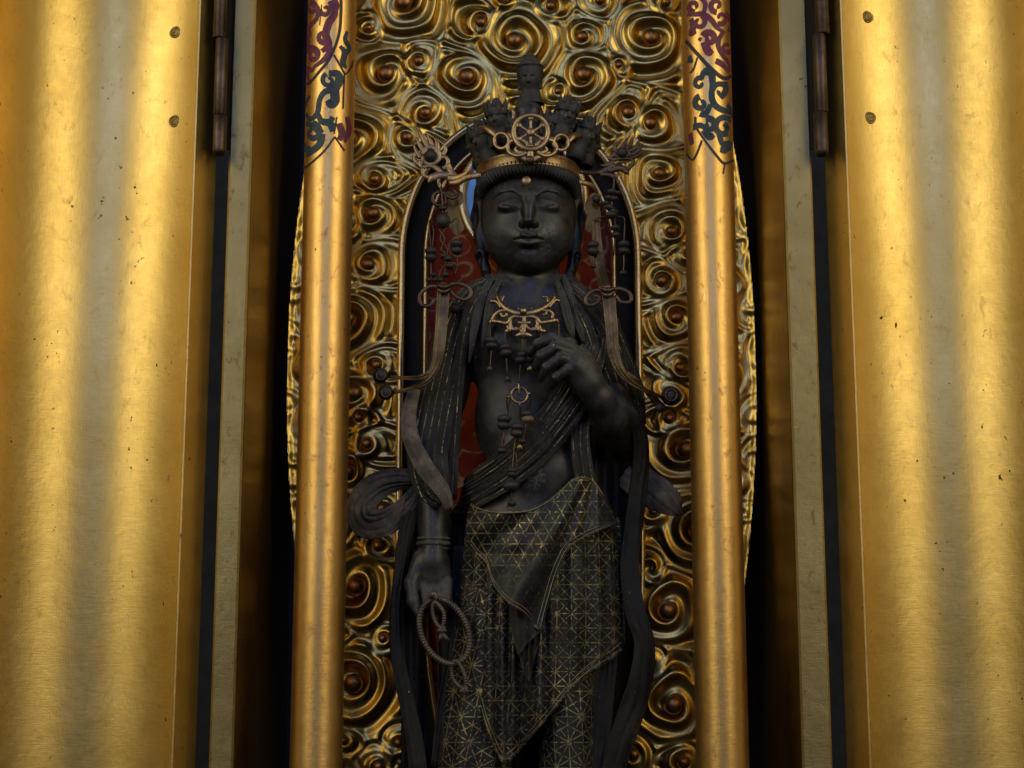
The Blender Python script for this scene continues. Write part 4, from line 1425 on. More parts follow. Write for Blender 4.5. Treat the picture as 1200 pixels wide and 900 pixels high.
# lotus stand below the picture, so that the figure stands on something
g = Geo()
st = W(615, 1030, -0.07)
prof = [(0.0, 0.0), (0.12, 0.0), (0.125, -0.01), (0.10, -0.03), (0.075, -0.05), (0.11, -0.075), (0.12, -0.02 - st.z)]
prof = [(r_, max(st.z + h_, 0.02)) for r_, h_ in prof]
nn = 36
V = [(st.x + r_ * math.cos(2 * math.pi * j / nn), -0.07 + 0.62 * r_ * math.sin(2 * math.pi * j / nn), z) for r_, z in prof for j in range(nn)]
Fc = [(i * nn + j, i * nn + (j + 1) % nn, (i + 1) * nn + (j + 1) % nn, (i + 1) * nn + j) for i in range(len(prof) - 1) for j in range(nn)]
g.add(V, Fc)
g.obj('pedestal', M['clothk'], statue)

# ---- the small heads
def small_head(name, kind):
    f = Field((-0.026, -0.026, -0.03), (0.026, 0.026, 0.05), 0.0011)
    q = 0.001
    e = lambda c, r, k=2, cut=False: f.ell(np.array(c) * q, np.array(r) * q, k * q, None, cut)
    h = lambda P, r, k=2, cut=False: f.chain([np.array(p) * q for p in P], np.atleast_1d(r) * q, k * q, cut)
    if kind == 'top':
        e((0, 0, 0), (13.5, 14, 15)); e((0, 1, 10), (16.5, 16.5, 19), 3); e((0, 1, 29), (7, 7, 5), 4)
        h([(0, 2, -10), (0, 3, -28)], [10, 17], 5)
        for zz in (17,):
            h([(15.6 * math.cos(a), 1 + 16.5 * math.sin(a), zz) for a in np.linspace(0, 2 * math.pi, 17)], 1.4, 1.5)
        h([(0, -12, 3), (0, -15, -4)], [1.5, 2.4], 2)
        for s in (-1, 1):
            h([(s * 13, 1, 4), (s * 13, 0, -10)], [2.6, 2.4], 1)
            e((s * 5, -14, 1.5), (3.5, 2.5, 1.3), 1.5, True)
        e((0, -14.5, -8), (4, 2.5, 1.2), 1, True)
    else:
        e((0, 0, 0), (11, 11.5, 13)); e((0, 1, 9), (12.5, 12.5, 9), 2); e((0, 1, 17), (6, 6, 9), 3)
        h([(0, 2, -9), (0, 3, -22)], [8, 11], 4)
        for zz in (5, 8.5):
            h([(12.6 * math.cos(a), 1 + 12.6 * math.sin(a), zz) for a in np.linspace(0, 2 * math.pi, 17)], 1.6, 1.2)
        for a in (-60, -20, 25, 65):      # leaves of the little crown
            x, y = math.sin(R(a)) * 12, 1 - math.cos(R(a)) * 12
            h([(x, y, 8), (x * 1.08, y * 1.05, 14), (x * 1.25, y * 1.2, 21)], [3.4, 2.8, 0.9], 1)
        h([(0, -10, 3), (0, -13, -3)], [1.3, 2.2], 2)
        for s in (-1, 1):
            h([(s * 11, 1, 3), (s * 11, 0, -11)], [2.4, 2.2], 1)
            e((s * 4.4, -11.6, 1), (3.2, 2.3, 1.2), 1.2, True)
        e((0, -12.2, -7), (3.6, 2.3, 1.1), 1, True)
    return f.mesh(name)


sm = small_head('small_head', 'ring')
top_me = small_head('top_head', 'top')
o = link('top_head', top_me, M['hair'], statue); o.location = W(621, 94, -0.088); o.rotation_euler = (0.12, 0, R(-8)); o.scale = (0.97,) * 3
for px, py, Y, rz, tx, ty, s_ in ((583, 140, -0.108, -18, 0.1, -0.06, 1.02), (663, 136, -0.108, 22, 0.1, 0.16, 1.02), (566, 166, -0.088, -48, 0.1, -0.25, 1.12), (685, 160, -0.088, 50, 0.1, 0.35, 1.12), (600, 150, -0.104, -6, 0, 0, 0.8), (643, 148, -0.104, 8, 0, 0, 0.8), (560, 172, -0.060, -80, 0, -0.2, 1.0), (690, 172, -0.06, 80, 0, 0.3, 1.0)):
    o = link('small_head', sm, M['hair'], statue)
    o.location = W(px, py, Y); o.rotation_euler = (tx, ty, R(rz)); o.scale = (s_,) * 3
# ================================================================== crown, necklace, hand ring
crown = thing('pierced_crown', 'brown bronze openwork crown with a wheel, flame wings and hanging bead ribbons', 'crown', tuple(W(620, 200, SY)))
CX, CYc = HO[0], SY + 0.006
zb = W(619, 184, -0.130).z


def crownY(px):
    u = np.clip((px - 619) / 66.0, -1, 1)
    return -0.139 + 0.060 * (1 - math.sqrt(1 - u * u * 0.98))


# band
g = Geo(); V, Fc = [], []
nn = 72
prof = [(0.0, -8.0), (1.6, -8.4), (2.6, -7.2), (1.8, -5.8), (1.6, 4.8), (2.6, 6.2), (1.6, 7.4), (0.0, 7.2)]
for j in range(nn):
    a = 2 * math.pi * j / nn
    for r_, h_ in prof:
        V.append((CX + (61.5 + r_) * K0 * math.sin(a), CYc - (63 + r_) * K0 * math.cos(a), zb + h_ * K0 - 0.002 * (1 - math.cos(a))))
npf = len(prof)
for j in range(nn):
    for i in range(npf):
        Fc.append((j * npf + i, j * npf + (i + 1) % npf, ((j + 1) % nn) * npf + (i + 1) % npf, ((j + 1) % nn) * npf + i))
g.add(V, Fc)
band = g.obj('band', M['bronze'], crown)

# wheel
def cc(cx, cy, rx, ry=None, n=24, a0=0, a1=360):
    ry = ry or rx
    return [(cx + rx * math.cos(R(a)), cy + ry * math.sin(R(a))) for a in np.linspace(a0, a1, n)]


def S(geo, pts, w, flat=0.55, n=5, closed=False, dY=0.0):
    return stroke(geo, [(p[0], p[1], crownY(p[0]) + dY) for p in pts], np.atleast_1d(w) * 1.4, None, flat, n, 8, closed)


g = Geo()
S(g, cc(622, 155, 20, 20, 25)[:-1], 2.5, 0.7, 3, True, -0.004)
wheel = g.obj('wheel', M['bronze'], crown)
g = Geo()
c = W(622, 155, crownY(622) - 0.005); ellipsoid(g, c, 0.0052, 0.0030, 0.0052)
g.obj('hub', M['bronze'], wheel)
for k in range(6):
    a = R(90 + 60 * k)
    g = Geo()
    S(g, [(622 + r_ * math.cos(a), 155 + r_ * math.sin(a)) for r_ in (3, 8, 13, 16, 20)], [1.6, 1.2, 1.6, 3.2, 1.0], 0.6, 3, False, -0.004)
    g.obj('spoke', M['bronze'], wheel)
g = Geo()
S(g, [(622, 174), (621.5, 182), (621, 190)], [2.6, 3.4, 2.6], 0.6, 4, False, -0.003)
S(g, cc(607, 173, 12, 9.5, 17)[:-1], 2.0, 0.7, 3, True, -0.002)
S(g, cc(640, 173, 12, 9.5, 17)[:-1], 2.0, 0.7, 3, True, -0.002)
S(g, [(616, 178), (610, 179), (605, 176), (606, 172)], [2.4, 2.6, 1.6])
S(g, [(628, 178), (634, 179), (640, 176), (638, 172)], [2.4, 2.6, 1.6])
S(g, cc(588, 165, 8.5, 9, 15)[:-1], 1.9, 0.7, 3, True, -0.002)
S(g, cc(657, 167, 8.5, 9, 15)[:-1], 1.9, 0.7, 3, True, -0.002)
S(g, [(590, 160), (597, 158), (601, 162), (604, 156)], [2.0, 3.0, 2.6, 1.4])
S(g, [(640, 156), (643, 163), (650, 163), (657, 160)], [1.6, 3.2, 3.0, 1.6])
S(g, [(560, 149), (568, 149), (576, 154), (582, 160)], [1.0, 2.6, 3.6, 2.2])
S(g, [(666, 166), (671, 160), (678, 158), (688, 160)], [2.2, 3.6, 2.6, 0.8])
S(g, [(598, 178), (606, 181), (612, 184), (621, 188), (630, 184), (637, 182), (645, 178)], [1.6, 2.4, 2.8, 3.0, 2.8, 2.4, 1.6])
S(g, [(601, 140), (602, 132), (600, 128)], [1.0, 1.6, 0.8])
g.obj('openwork_front', M['bronze'], crown)
g = Geo(); c = W(621, 187, crownY(621) - 0.004); ellipsoid(g, c, 0.0048, 0.0032, 0.0048)
g.obj('rivet', M['bronze_dark'], crown)

bead_g = Geo()
V, Fc = [], []
prs = [(0.0, 0.62), (0.35, 0.60), (0.75, 0.42), (0.98, 0.12), (0.98, -0.12), (0.75, -0.42), (0.35, -0.60), (0.0, -0.62)]
nn = 14
V = [(r_ * math.cos(2 * math.pi * j / nn), r_ * math.sin(2 * math.pi * j / nn), z) for r_, z in prs for j in range(nn)]
Fc = [(i * nn + j, (i + 1) * nn + j, (i + 1) * nn + (j + 1) % nn, i * nn + (j + 1) % nn) for i in range(len(prs) - 1) for j in range(nn)]
flat_bead = make_mesh('bead', V, Fc)
bg_ = Geo(); ellipsoid(bg_, (0, 0, 0), 1, 1, 1, 16, 10)
round_bead = make_mesh('round_bead', np.concatenate(bg_.V), bg_.F)
flat_bead.materials.append(M['bronze_dark']); round_bead.materials.append(M['bronze_dark'])
M['beadm'] = plain('dark_wood_bead', (0.035, 0.031, 0.029), 0.45, 0.0, 0.3)
flat_bead.materials[0] = M['beadm']; round_bead.materials[0] = M['beadm']


def bead(parent, px, py, Y, r, me=None, tilt=0.0):
    o = link('bead', me or flat_bead, None, parent)
    q = r * 1.22 * sc(Y)
    o.location = W(px, py, Y); o.scale = (q, q, q); o.rotation_euler = (random.uniform(-.2, .2), tilt + random.uniform(-.1, .1), random.uniform(0, 3))
    return o


def cord(parent, pts, w=1.0, m='bronze_dark', name='cord', Y=None):
    g = Geo(); stroke(g, pts, w, Y, 1.0, 5, 6)
    return g.obj(name, M[m], parent)


# ---- left wing
K = 6.43
T1 = lambda a: [(470 + x / K, 120 + y / K) for x, y in a]
YW = -0.100
g = Geo()
for pts, w in (([(205, 345), (170, 280), (140, 225), (122, 182)], [3.2, 2.8, 2.0, 0.5]), ([(235, 345), (222, 290), (190, 240)], [3.0, 2.4, 0.8]), ([(275, 360), (272, 310), (250, 262)], [3.0, 2.4, 0.5]),
               ([(310, 400), (336, 355), (318, 300)], [3.0, 2.4, 0.5]), ([(170, 370), (140, 320), (112, 262)], [3.0, 2.4, 0.5]), ([(150, 420), (115, 370), (92, 312)], [3.0, 2.4, 0.5]), ([(150, 475), (105, 440), (84, 375)], [2.8, 2.4, 0.5]),
               ([(165, 400), (185, 350), (225, 335), (265, 355), (285, 400), (265, 445), (220, 465), (175, 445), (165, 400)], [3.4]), ([(150, 440), (150, 475), (165, 490)], [3.4, 2.8]),
               ([(280, 440), (300, 415), (335, 415), (355, 445), (345, 480), (315, 500)], [2.4]), ([(160, 495), (165, 540), (205, 565), (245, 555)], [2.4]), ([(165, 490), (215, 478), (265, 495), (320, 545)], [2.4, 2.8, 3.4]),
               ([(205, 605), (235, 570), (290, 550), (370, 550)], [1.2, 5.0, 4.6, 5.0]), ([(345, 470), (370, 510), (400, 560)], [4.6, 3.8, 4.4]), ([(285, 570), (285, 610), (305, 645), (325, 610), (345, 585)], [2.0]),
               ([(350, 570), (420, 570), (480, 545), (520, 500)], [5.5, 4.2, 3.0, 1.0]), ([(360, 600), (430, 600), (500, 565), (570, 552), (600, 545)], [3.4, 3.6, 3.6, 3.4])):
    p = T1(pts)
    stroke(g, [(x, y, YW - 0.018 * np.clip((x - 530) / 30, 0, 1)) for x, y in p], np.array(w) * 1.15, None, 0.45, 5)
wing = g.obj('flame_wing', M['bronze'], crown)
bead(wing, 504.5, 182.5, YW - 0.003, 6.2, round_bead)
# thin gilt plate behind the beads
def plate(pts, Y, parent, name='gilt_plate', mt='bronze', th=0.002):
    P = catmull(np.array(pts, float), 5, True)
    n = len(P); g = Geo()
    V = [W(x, y, Y) for x, y in P] + [W(x, y, Y + th) for x, y in P]
    g.add(V, [tuple(range(n)), tuple(range(2 * n - 1, n - 1, -1))] + [(i, n + i, n + (i + 1) % n, (i + 1) % n) for i in range(n)])
    return g.obj(name, M[mt], parent, False)


M['amber'] = gold('brown_gilt_plate', (0.12, 0.075, 0.02), (0.22, 0.14, 0.04), 0.40, grain=0.2, scale=4)
plate([(523, 226), (533, 222), (542, 226), (543, 236), (538, 245), (541, 258), (544, 268), (536, 274), (528, 268), (524, 255), (526, 242), (521, 234)], YW + 0.012, crown, mt='amber')
g = Geo(); stroke(g, [(x, y, YW) for x, y in cc(515, 233, 8, 8, 15)[:-1]], 2.4, None, 0.8, 3, 8, True)
stroke(g, [(522, 228, YW), (530, 232, YW - 0.004), (536, 228, YW), (531, 222, YW)], [2.4, 2.6, 1.4], None, 0.8)
g.obj('coil', M['bronze_dark'], crown)
cord(crown, [(517, 218, YW), (518, 232, YW - 0.004), (519, 252, YW - 0.004)], 1.4)
bead(crown, 519, 244, YW - 0.004, 4.5); bead(crown, 519, 259, YW - 0.004, 7.6, round_bead)
cord(crown, [(519, 262, YW), (510, 263, YW), (504, 258, YW), (503, 270, YW), (505, 290, YW), (505, 318, YW), (505, 330, YW)], 0.9)
cord(crown, [(507, 262, YW - .002), (508, 275, YW - .002), (506, 292, YW - .002)], 0.8)
cord(crown, [(519, 262, YW), (528, 261, YW), (534, 256, YW), (537, 262, YW), (536, 285, YW), (536, 310, YW), (533, 322, YW)], 0.9)
cord(crown, [(514, 268, YW - .002), (521, 280, YW - .004), (517, 292, YW - .002), (523, 300, YW - .004), (520, 330, YW - .002)], 1.0)
cord(crown, [(523, 266, YW - .004), (516, 280, YW - .002), (524, 292, YW - .004), (524, 315, YW - .002)], 0.9)
for x, y, r_ in ((505, 294, 6.6), (505, 302, 6.2), (535, 285.5, 6.8), (535, 293.5, 6.4), (520, 300, 4.5), (525, 303, 5.0), (527, 312, 4.8), (503, 328, 3.6), (510, 328, 3.4), (522, 322, 4.2), (516, 328, 3.6), (508, 322, 3.2)):
    bead(crown, x, y, YW - 0.004, r_)
bead(crown, 533, 361, YW - 0.006, 5.4, round_bead)
cord(crown, [(528, 352, YW - .004), (533, 356, YW - .005), (533, 375, YW - .006)], 0.7)


def bow(knot, left, right, Y, mt='bronze_dark'):
    g = Geo(); stroke(g, [(x, y, Y) for x, y in left], 2.6, None, 0.5, 5)
    b_ = g.obj('bow_loop', M[mt], crown)
    g = Geo(); stroke(g, [(x, y, Y) for x, y in right], 2.6, None, 0.5, 5)
    g.obj('bow_loop', M[mt], crown)
    g = Geo(); x, y = knot
    stroke(g, [(x - 7, y + 2, Y - .002), (x, y + 5, Y - .005), (x + 8, y + 1, Y - .002)], [2.2, 3.2, 2.2], None, 0.7)
    stroke(g, [(x - 7, y - 3, Y - .002), (x, y - 1, Y - .006), (x + 8, y - 3, Y - .002)], [2.2, 3.0, 2.2], None, 0.7)
    g.obj('bow_knot', M[mt], crown)


M['bandm'] = gold('worn_bronze_ribbon', (0.075, 0.058, 0.04), (0.22, 0.155, 0.075), 0.44, grain=0.25, scale=4, wear=(0.04, 0.034, 0.028), wearamt=0.6)
YR = -0.125
bow((520, 337), [(516, 336), (503, 336), (492, 346), (494, 357), (504, 358), (510, 350)], [(524, 336), (534, 332), (548, 336), (552, 345), (545, 351), (534, 347), (525, 338)], YR)
def band_rib(pts, hw, name='ribbon', mt='bandm'):
    ribbon(pts, hw, 1.6, 0.8, 2, m=11, rim=0.5).obj(name, M[mt], crown)
band_rib([(520, 338, YR), (519, 352, YR), (517.5, 378, YR - .002), (515, 405, YR - .004), (511, 428, YR - .002), (500, 446, YR), (482, 455, YR + .01), (460, 460, YR + .02)], [7.2, 7.4, 7.2, 7.0, 6.0, 3.6, 2.6, 2.2])
band_rib([(513, 420, YR), (506, 434, YR), (492, 442, YR + .004), (474, 443, YR + .014), (456, 441, YR + .022)], [3.0, 3.0, 2.6, 2.2, 2.0])
for x, y in ((446, 440), (452, 460)):
    o = bead(crown, x, y, YR + 0.024, 7.6, round_bead)
    g = Geo(); stroke(g, [(p, q, YR + 0.017) for p, q in cc(x, y, 5.2, 5.2, 11)[:-1]], 1.4, None, 0.9, 3, 6, True)
    g.obj('bead_cup', M['bronze_dark'], crown)

# ---- right wing
K2 = 6.92
T2 = lambda a: [(670 + x / K2, 140 + y / K2) for x, y in a]
g = Geo()
for pts, w in (([(350, 260), (350, 215), (372, 172)], [2.8, 2.4, 0.5]), ([(400, 240), (425, 200), (445, 148)], [3.0, 2.6, 0.5]), ([(440, 240), (475, 205), (505, 140)], [3.0, 2.6, 0.5]), ([(470, 260), (520, 220), (556, 145)], [3.0, 2.6, 0.5]),
               ([(480, 290), (540, 250), (578, 195)], [3.0, 2.6, 0.5]), ([(490, 310), (545, 285), (575, 255)], [2.8, 2.2, 0.5]), ([(350, 270), (400, 245), (455, 255), (460, 285), (410, 300), (360, 290), (350, 270)], [2.8]),
               ([(300, 330), (330, 290), (350, 270)], [2.0, 3.4, 3.0]), ([(320, 330), (400, 315), (480, 320), (500, 350), (470, 385), (455, 400), (400, 385)], [3.0, 2.6, 2.8, 2.6]), ([(390, 350), (420, 345), (440, 365)], [2.4, 1.2]),
               ([(70, 425), (150, 432), (230, 425), (290, 405), (340, 360)], [3.0, 3.4, 3.8, 4.8, 4.0]), ([(230, 370), (290, 370), (340, 345)], [0.8, 3.6, 4.0]), ([(230, 440), (310, 450), (350, 470), (360, 440)], [3.2, 3.6, 2.6, 3.0]), ([(340, 390), (400, 395), (445, 425), (460, 450)], [4.6, 4.4, 3.6, 0.8]), ([(300, 415), (350, 400), (400, 392)], [4.6])):
    stroke(g, [(x, y, YW - 0.022 * np.clip((700 - x) / 20, 0, 1)) for x, y in T2(pts)], w, None, 0.45, 5)
wing = g.obj('flame_wing', M['bronze_dark'], crown)
bead(wing, 729, 179, YW - 0.002, 5.2, round_bead)
g = Geo(); stroke(g, [(679, 213, YW - .02), (692, 217, YW - 0.01), (700, 226, YW)], [3.4, 3.6, 2.0], None, 0.4); g.obj('lower_stem', M['bronze'], crown)
plate([(686, 236), (692, 228), (700, 225), (705, 230), (703, 244), (704, 256), (700, 268), (692, 272), (686, 268), (688, 254), (685, 246)], YW + 0.014, crown, mt='amber')
bead(crown, 699, 233, YW + .004, 4.4, round_bead)
cord(crown, [(720, 206, YW), (719, 220, YW - .004), (717, 238, YW - .004), (718, 254, YW - .004)], 1.4)
for x, y, r_ in ((717, 225, 5.4), (713, 232, 4.6), (720, 233, 4.4), (714, 243, 5.0), (719, 248, 4.6), (716, 252, 6.2), (721, 267, 4.8), (721, 275, 5.0), (695, 287, 6.4), (695, 295, 6.4), (731, 286, 6.0), (731, 294, 6.2), (710, 238, 3.6), (724, 226, 3.6)):
    bead(crown, x, y, YW - 0.005, r_)
cord(crown, [(716, 252, YW - .004), (704, 255, YW - .004), (696, 258, YW - .004), (694, 270, YW - .004), (695, 287, YW - .004)], 1.0)
cord(crown, [(697, 258, YW - .003), (698, 272, YW - .003), (696, 285, YW - .003)], 0.7)
cord(crown, [(718, 252, YW - .004), (726, 254, YW - .004), (732, 258, YW - .004), (731, 285, YW - .004), (731, 312, YW - .004), (729, 322, YW - .004)], 0.9)
cord(crown, [(720, 252, YW - .004), (721, 270, YW - .004), (719, 300, YW - .004)], 0.9)
bead(crown, 730, 320, YW - .004, 3.8); bead(crown, 695, 312, YW - .004, 3.2)
cord(crown, [(695, 295, YW - .004), (696, 312, YW - .004), (701, 325, YW - .004)], 0.7)
band_rib([(698, 258, YW + .004), (700, 285, YW + .002), (703, 312, YW - .004), (709, 338, YR + .006)], [4.6, 5.4, 6.4, 6.8])
bow((712, 341), [(708, 342), (697, 340), (687, 348), (688, 357), (698, 356), (703, 349), (697, 346)], [(716, 341), (726, 338), (738, 344), (739, 353), (728, 354), (721, 346)], YR)
band_rib([(712, 342, YR), (714, 356, YR), (717, 386, YR - .002), (719, 412, YR - .002), (727, 434, YR), (742, 449, YR + .006), (760, 459, YR + .016), (777, 466, YR + .026)], [7.4, 7.6, 7.4, 7.0, 5.8, 3.4, 2.4, 2.0])
band_rib([(730, 436, YR + .003), (745, 444, YR + .008), (758, 460, YR + .018), (771, 476, YR + .026)], [3.0, 2.4, 2.0, 1.6])
bead(crown, 786, 464, YR + 0.034, 9.6, round_bead)
g = Geo(); stroke(g, [(p, q, YR + 0.024) for p, q in cc(787, 463, 6.8, 6.8, 11)[:-1]], 1.8, None, 0.9, 3, 6, True); g.obj('bead_cup', M['bronze_dark'], crown)
bead(crown, 773, 478, YR + 0.026, 4.5, round_bead)

# ---- necklace
YN = -0.128
neck = thing('pendant_necklace', 'openwork bronze necklace with strung beads on the bare dark chest', 'necklace', tuple(W(614, 370, YN)))
K3 = 5.62
T3 = lambda a: [(540 + x / K3, 320 + y / K3) for x, y in a]


def ny(x, y):
    return YN + 0.006 * ((x - 614) / 40) ** 2 + 0.010 * np.clip((365 - y) / 25, 0, 1.5)


def NS(g, pts, w, flat=0.6, closed=False):
    stroke(g, [(x, y, ny(x, y)) for x, y in T3(pts)], np.array(w) * 1.4, None, flat, 5, 8, closed)


M['gilt_bronze'] = gold('rubbed_gilt_bronze', (0.26, 0.18, 0.10), (0.50, 0.36, 0.20), 0.42, grain=0.15, scale=6, wear=(0.05, 0.04, 0.03), wearamt=0.5)
g = Geo()
for pts, w in (([(238, 145), (262, 195), (300, 235), (360, 262), (410, 268), (470, 260), (540, 232), (590, 195), (620, 150)], [1.6, 2.4, 2.8, 3.0, 3.0, 3.0, 2.8, 2.4, 1.8]),
               ([(190, 185), (225, 185), (250, 200), (268, 225)], [0.6, 1.4, 2.0, 2.4]), ([(262, 165), (280, 150), (262, 195)], [0.6, 1.4, 1.6]), ([(540, 155), (570, 160), (578, 185), (590, 200)], [0.6, 1.4, 1.8, 2.2]), ([(655, 185), (625, 178), (600, 200), (575, 225)], [0.6, 1.6, 2.0, 2.4]),
               ([(300, 245), (262, 250), (228, 275), (205, 315)], [1.6, 1.8, 2.0, 2.2]), ([(260, 262), (275, 285), (300, 280), (300, 262)], [1.2, 1.4, 1.2]), ([(205, 315), (250, 320), (310, 330), (330, 300), (360, 285), (410, 290), (460, 285), (500, 300), (520, 325), (570, 320), (625, 310)], [2.4, 1.8, 2.2, 2.0, 1.8, 2.0, 1.8, 2.0, 2.2, 1.8, 2.4]),
               ([(520, 245), (580, 250), (605, 275), (600, 300)], [1.6, 1.8, 1.8, 1.4]), ([(540, 275), (560, 270), (565, 250)], [1.2, 1.6, 1.2]),
               ([(330, 300), (325, 340), (350, 372), (395, 362), (415, 330)], [1.8, 1.8, 2.0, 1.8, 1.6]), ([(500, 300), (505, 340), (480, 372), (440, 362), (420, 330)], [1.8, 1.8, 2.0, 1.8, 1.6]), ([(375, 325), (415, 330), (460, 325)], [1.4, 2.4, 1.4]), ([(415, 280), (418, 330), (412, 400)], [2.2, 2.0, 2.6]),
               ([(310, 345), (320, 375), (290, 385)], [2.2, 2.6, 1.4]), ([(320, 372), (370, 362)], [2.0, 1.6]), ([(515, 345), (520, 375), (560, 385)], [2.2, 2.6, 1.4]), ([(470, 365), (520, 375)], [1.6, 2.0]), ([(360, 415), (395, 405), (430, 405), (470, 415)], [0.8, 3.0, 3.0, 0.8]), ([(395, 370), (412, 400), (405, 425)], [2.0, 3.0, 2.0]), ([(625, 310), (645, 325)], [2.4, 1.2]), ([(195, 330), (205, 315)], [2.0, 2.4])):
    NS(g, pts, w)
g.obj('openwork_plate', M['gilt_bronze'], neck)
g = Geo(); p = T3([(412, 245)])[0]; ellipsoid(g, W(p[0], p[1] + 1, YN - 0.004), 0.0042, 0.0035, 0.0042); g.obj('stud', M['gilt_bronze'], neck)
cord(neck, [(582, 346, -0.112), (580, 336, -0.100), (578, 326, -0.09)], 0.9); cord(neck, [(650, 346, -0.112), (654, 336, -0.100), (658, 326, -0.09)], 0.9)


def drop(x0, y0, seq, mt='bronze_dark'):
    """strand: cord through a list of (px, py)"""
    cord(neck, [(x, y, min(ny(x, y), -0.126)) for x, y in [(x0, y0)] + seq], 0.8, mt, 'strand')


def tassel(x, y, m='gilt_bronze'):
    g = Geo()
    for dx in (-2.2, 0, 2.2):
        stroke(g, [(x, y - 4, YN), (x + dx * 0.8, y, YN - .001), (x + dx * 1.5, y + 4.5, YN)], [0.9, 1.4, 0.6], None, 0.8, 3, 6)
    g.obj('bell_drop', M[m], neck)


drop(574, 378, [(575, 396), (576, 408), (574, 432)]); bead(neck, 575, 399, YN, 6.6); bead(neck, 576, 405, YN, 6.2); tassel(574, 432, 'bronze_dark')
drop(592, 388, [(592, 404), (593, 415), (595, 442)]); bead(neck, 592, 407, YN, 6.0); bead(neck, 593, 414, YN, 6.6, flat_bead); tassel(595, 444, 'bronze_dark')
drop(612, 396, [(612, 415), (610, 428), (608, 452)]); bead(neck, 612, 416, YN, 5.6); o = bead(neck, 610.5, 422, YN, 6.8)
drop(634, 388, [(634, 400), (632, 412), (624, 428), (621, 436)]); bead(neck, 632, 402, YN - .012, 5.8); tassel(621, 432)
drop(655, 378, [(655, 390), (656, 398)])
# ring and the strands below it
g = Geo(); stroke(g, [(x, y, YN - .002) for x, y in cc(609, 463, 9.6, 9.0, 17)[:-1]], 1.9, None, 0.9, 3, 8, True); pr = g.obj('pendant_ring', M['gilt_bronze'], neck)
g = Geo(); stroke(g, [(608, 449, YN - .004), (608.5, 455, YN - .004), (609, 462, YN - .004)], [1.4, 2.8, 1.4], None, 0.9); g.obj('ring_clasp', M['gilt_bronze'], pr)
YL = -0.146
for a, b_ in (((595, 466), (600, 462)), ((622, 461), (618, 462)), ((609, 473), (610, 478))):
    g = Geo(); stroke(g, [(a[0], a[1], YN - .004), (b_[0], b_[1], YN - .002)], [1.8, 1.8], None, 0.9); g.obj('ring_lug', M['gilt_bronze'], pr)
cord(neck, [(594, 466, YN - .002), (594, 480, YL), (591, 500, YL), (588, 528, YL)], 0.9, name='strand'); cord(neck, [(598, 468, YN), (594, 488, YL), (590, 520, YL)], 0.7, name='strand')
bead(neck, 591, 491, YL, 7.2); bead(neck, 590, 499, YL, 6.6); bead(neck, 588, 528, YL, 5.0)
cord(neck, [(610, 476, YN - .002), (609, 492, YL), (605, 506, YL), (602, 530, YL), (600, 556, YL), (599, 592, YL + .006)], 0.9, name='strand')
bead(neck, 606, 500, YL - .002, 6.8); bead(neck, 605.5, 507.5, YL - .002, 6.8)
cord(neck, [(622, 464, YN - .002), (620, 482, YL), (616, 500, YL), (612, 520, YL)], 0.9, name='strand')
bead(neck, 617, 485, YL, 6.2); M['tan_bead'] = plain('tan_wood_bead', (0.20, 0.13, 0.075), 0.4, 0, 0.3)
o = bead(neck, 618.5, 491, YL, 6.4); o.material_slots[0].link = 'OBJECT'; o.material_slots[0].material = M['tan_bead']; o['label'] = 'tan wooden bead'
bead(neck, 612, 517, YL, 4.4); tassel(609, 524)
bead(neck, 600, 551, YL, 5.4); bead(neck, 600, 556, YL, 4.8); bead(neck, 598.5, 569, YL, 8.6); tassel(598, 590, 'bronze_dark'); bead(neck, 600, 590, YL + .004, 4.6)
cord(neck, [(604, 530, YL), (606, 545, YL), (602, 556, YL)], 0.7, name='strand')

# ---- beaded ring in the lowered hand
YH = -0.128
ring = thing('beaded_hand_ring', 'notched dark ring hanging from the lowered hand beside the skirt', 'ring', tuple(W(521, 740, YH)))


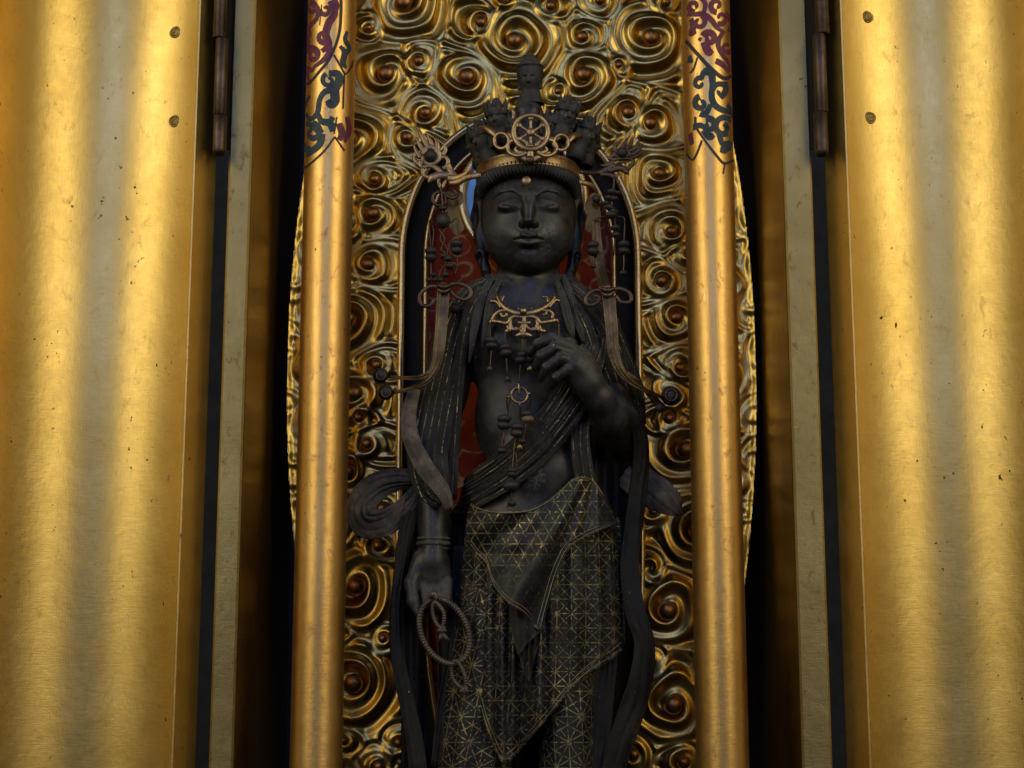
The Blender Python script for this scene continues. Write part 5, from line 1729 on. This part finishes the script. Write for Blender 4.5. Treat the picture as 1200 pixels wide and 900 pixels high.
def notched(pts, r, nb, closed=True, Y=YH):
    C = catmull(np.array(pts, float), 8, closed)
    # even spacing
    if closed:
        C = np.vstack([C, C[:1]])
    d = np.concatenate([[0], np.cumsum(np.hypot(*np.diff(C, axis=0).T))])
    n = nb * 6
    t = np.linspace(0, d[-1], n, endpoint=not closed)
    C = np.stack([np.interp(t, d, C[:, 0]), np.interp(t, d, C[:, 1])], 1)
    P = np.array([W(x, y, Y - 0.003 * math.sin(i / n * 6.28)) for i, (x, y) in enumerate(C)])
    T, A, B = frames(P, closed)
    sg = 10
    V, Fc = [], []
    for i in range(n):
        f = 0.80 + 0.24 * abs(math.sin(math.pi * (i + 0.5) / 6))
        for j in range(sg):
            q = 2 * math.pi * j / sg
            V.append(P[i] + (A[i] * math.cos(q) + B[i] * math.sin(q)) * r * 0.00094 * f)
    for i in range(n if closed else n - 1):
        i2 = (i + 1) % n
        for j in range(sg):
            Fc.append((i * sg + j, i * sg + (j + 1) % sg, i2 * sg + (j + 1) % sg, i2 * sg + j))
    g = Geo(); g.add(V, Fc); return g


M['ringm'] = gold('dark_ring_bronze', (0.07, 0.058, 0.048), (0.16, 0.125, 0.095), 0.5, grain=0.25, scale=5, metal=0.6)
notched([(x, y) for x, y in [(521 + 30 * math.cos(a) * math.cos(.22) - 38 * math.sin(a) * -math.sin(.22) * .5, 740 + 37.5 * math.sin(a) + 6 * math.cos(a)) for a in np.linspace(0, 2 * math.pi, 21)[:-1]]], 3.7, 58).obj('large_ring', M['ringm'], ring)
notched([(509, 706), (514, 709), (520, 718), (520, 730), (516, 735), (510, 728), (507, 716)], 2.6, 24, Y=YH - 0.006).obj('small_ring', M['ringm'], ring)
notched([(531, 776), (537, 776), (544, 790), (546, 803), (541, 806), (532, 797), (529, 784)], 2.6, 26, Y=YH - 0.004).obj('small_ring', M['ringm'], ring)
g = Geo(); stroke(g, [(503, 700, YH - .002), (508, 696, YH - .004), (512, 702, YH - .004)], [3.0, 4.0, 3.0], None, 0.8); g.obj('clasp', M['ringm'], ring)
for x, y in ((518, 738), (544, 809)):
    g = Geo()
    for k in range(5):
        a = R(72 * k + 20)
        stroke(g, [(x, y, YH - .008), (x + 5 * math.cos(a), y + 5 * math.sin(a), YH - .006)], [2.4, 2.8], None, 0.7, 3)
    g.obj('blossom', M['ringm'], ring)
g = Geo(); stroke(g, [(518, 742, YH - .006), (516, 748, YH - .006), (514, 752, YH - .004)], [2.6, 3.0, 1.0], None, 0.7); stroke(g, [(518, 742, YH - .006), (523, 748, YH - .006), (527, 750, YH - .004)], [2.6, 3.0, 1.0], None, 0.7); g.obj('leaf_end', M['ringm'], ring)
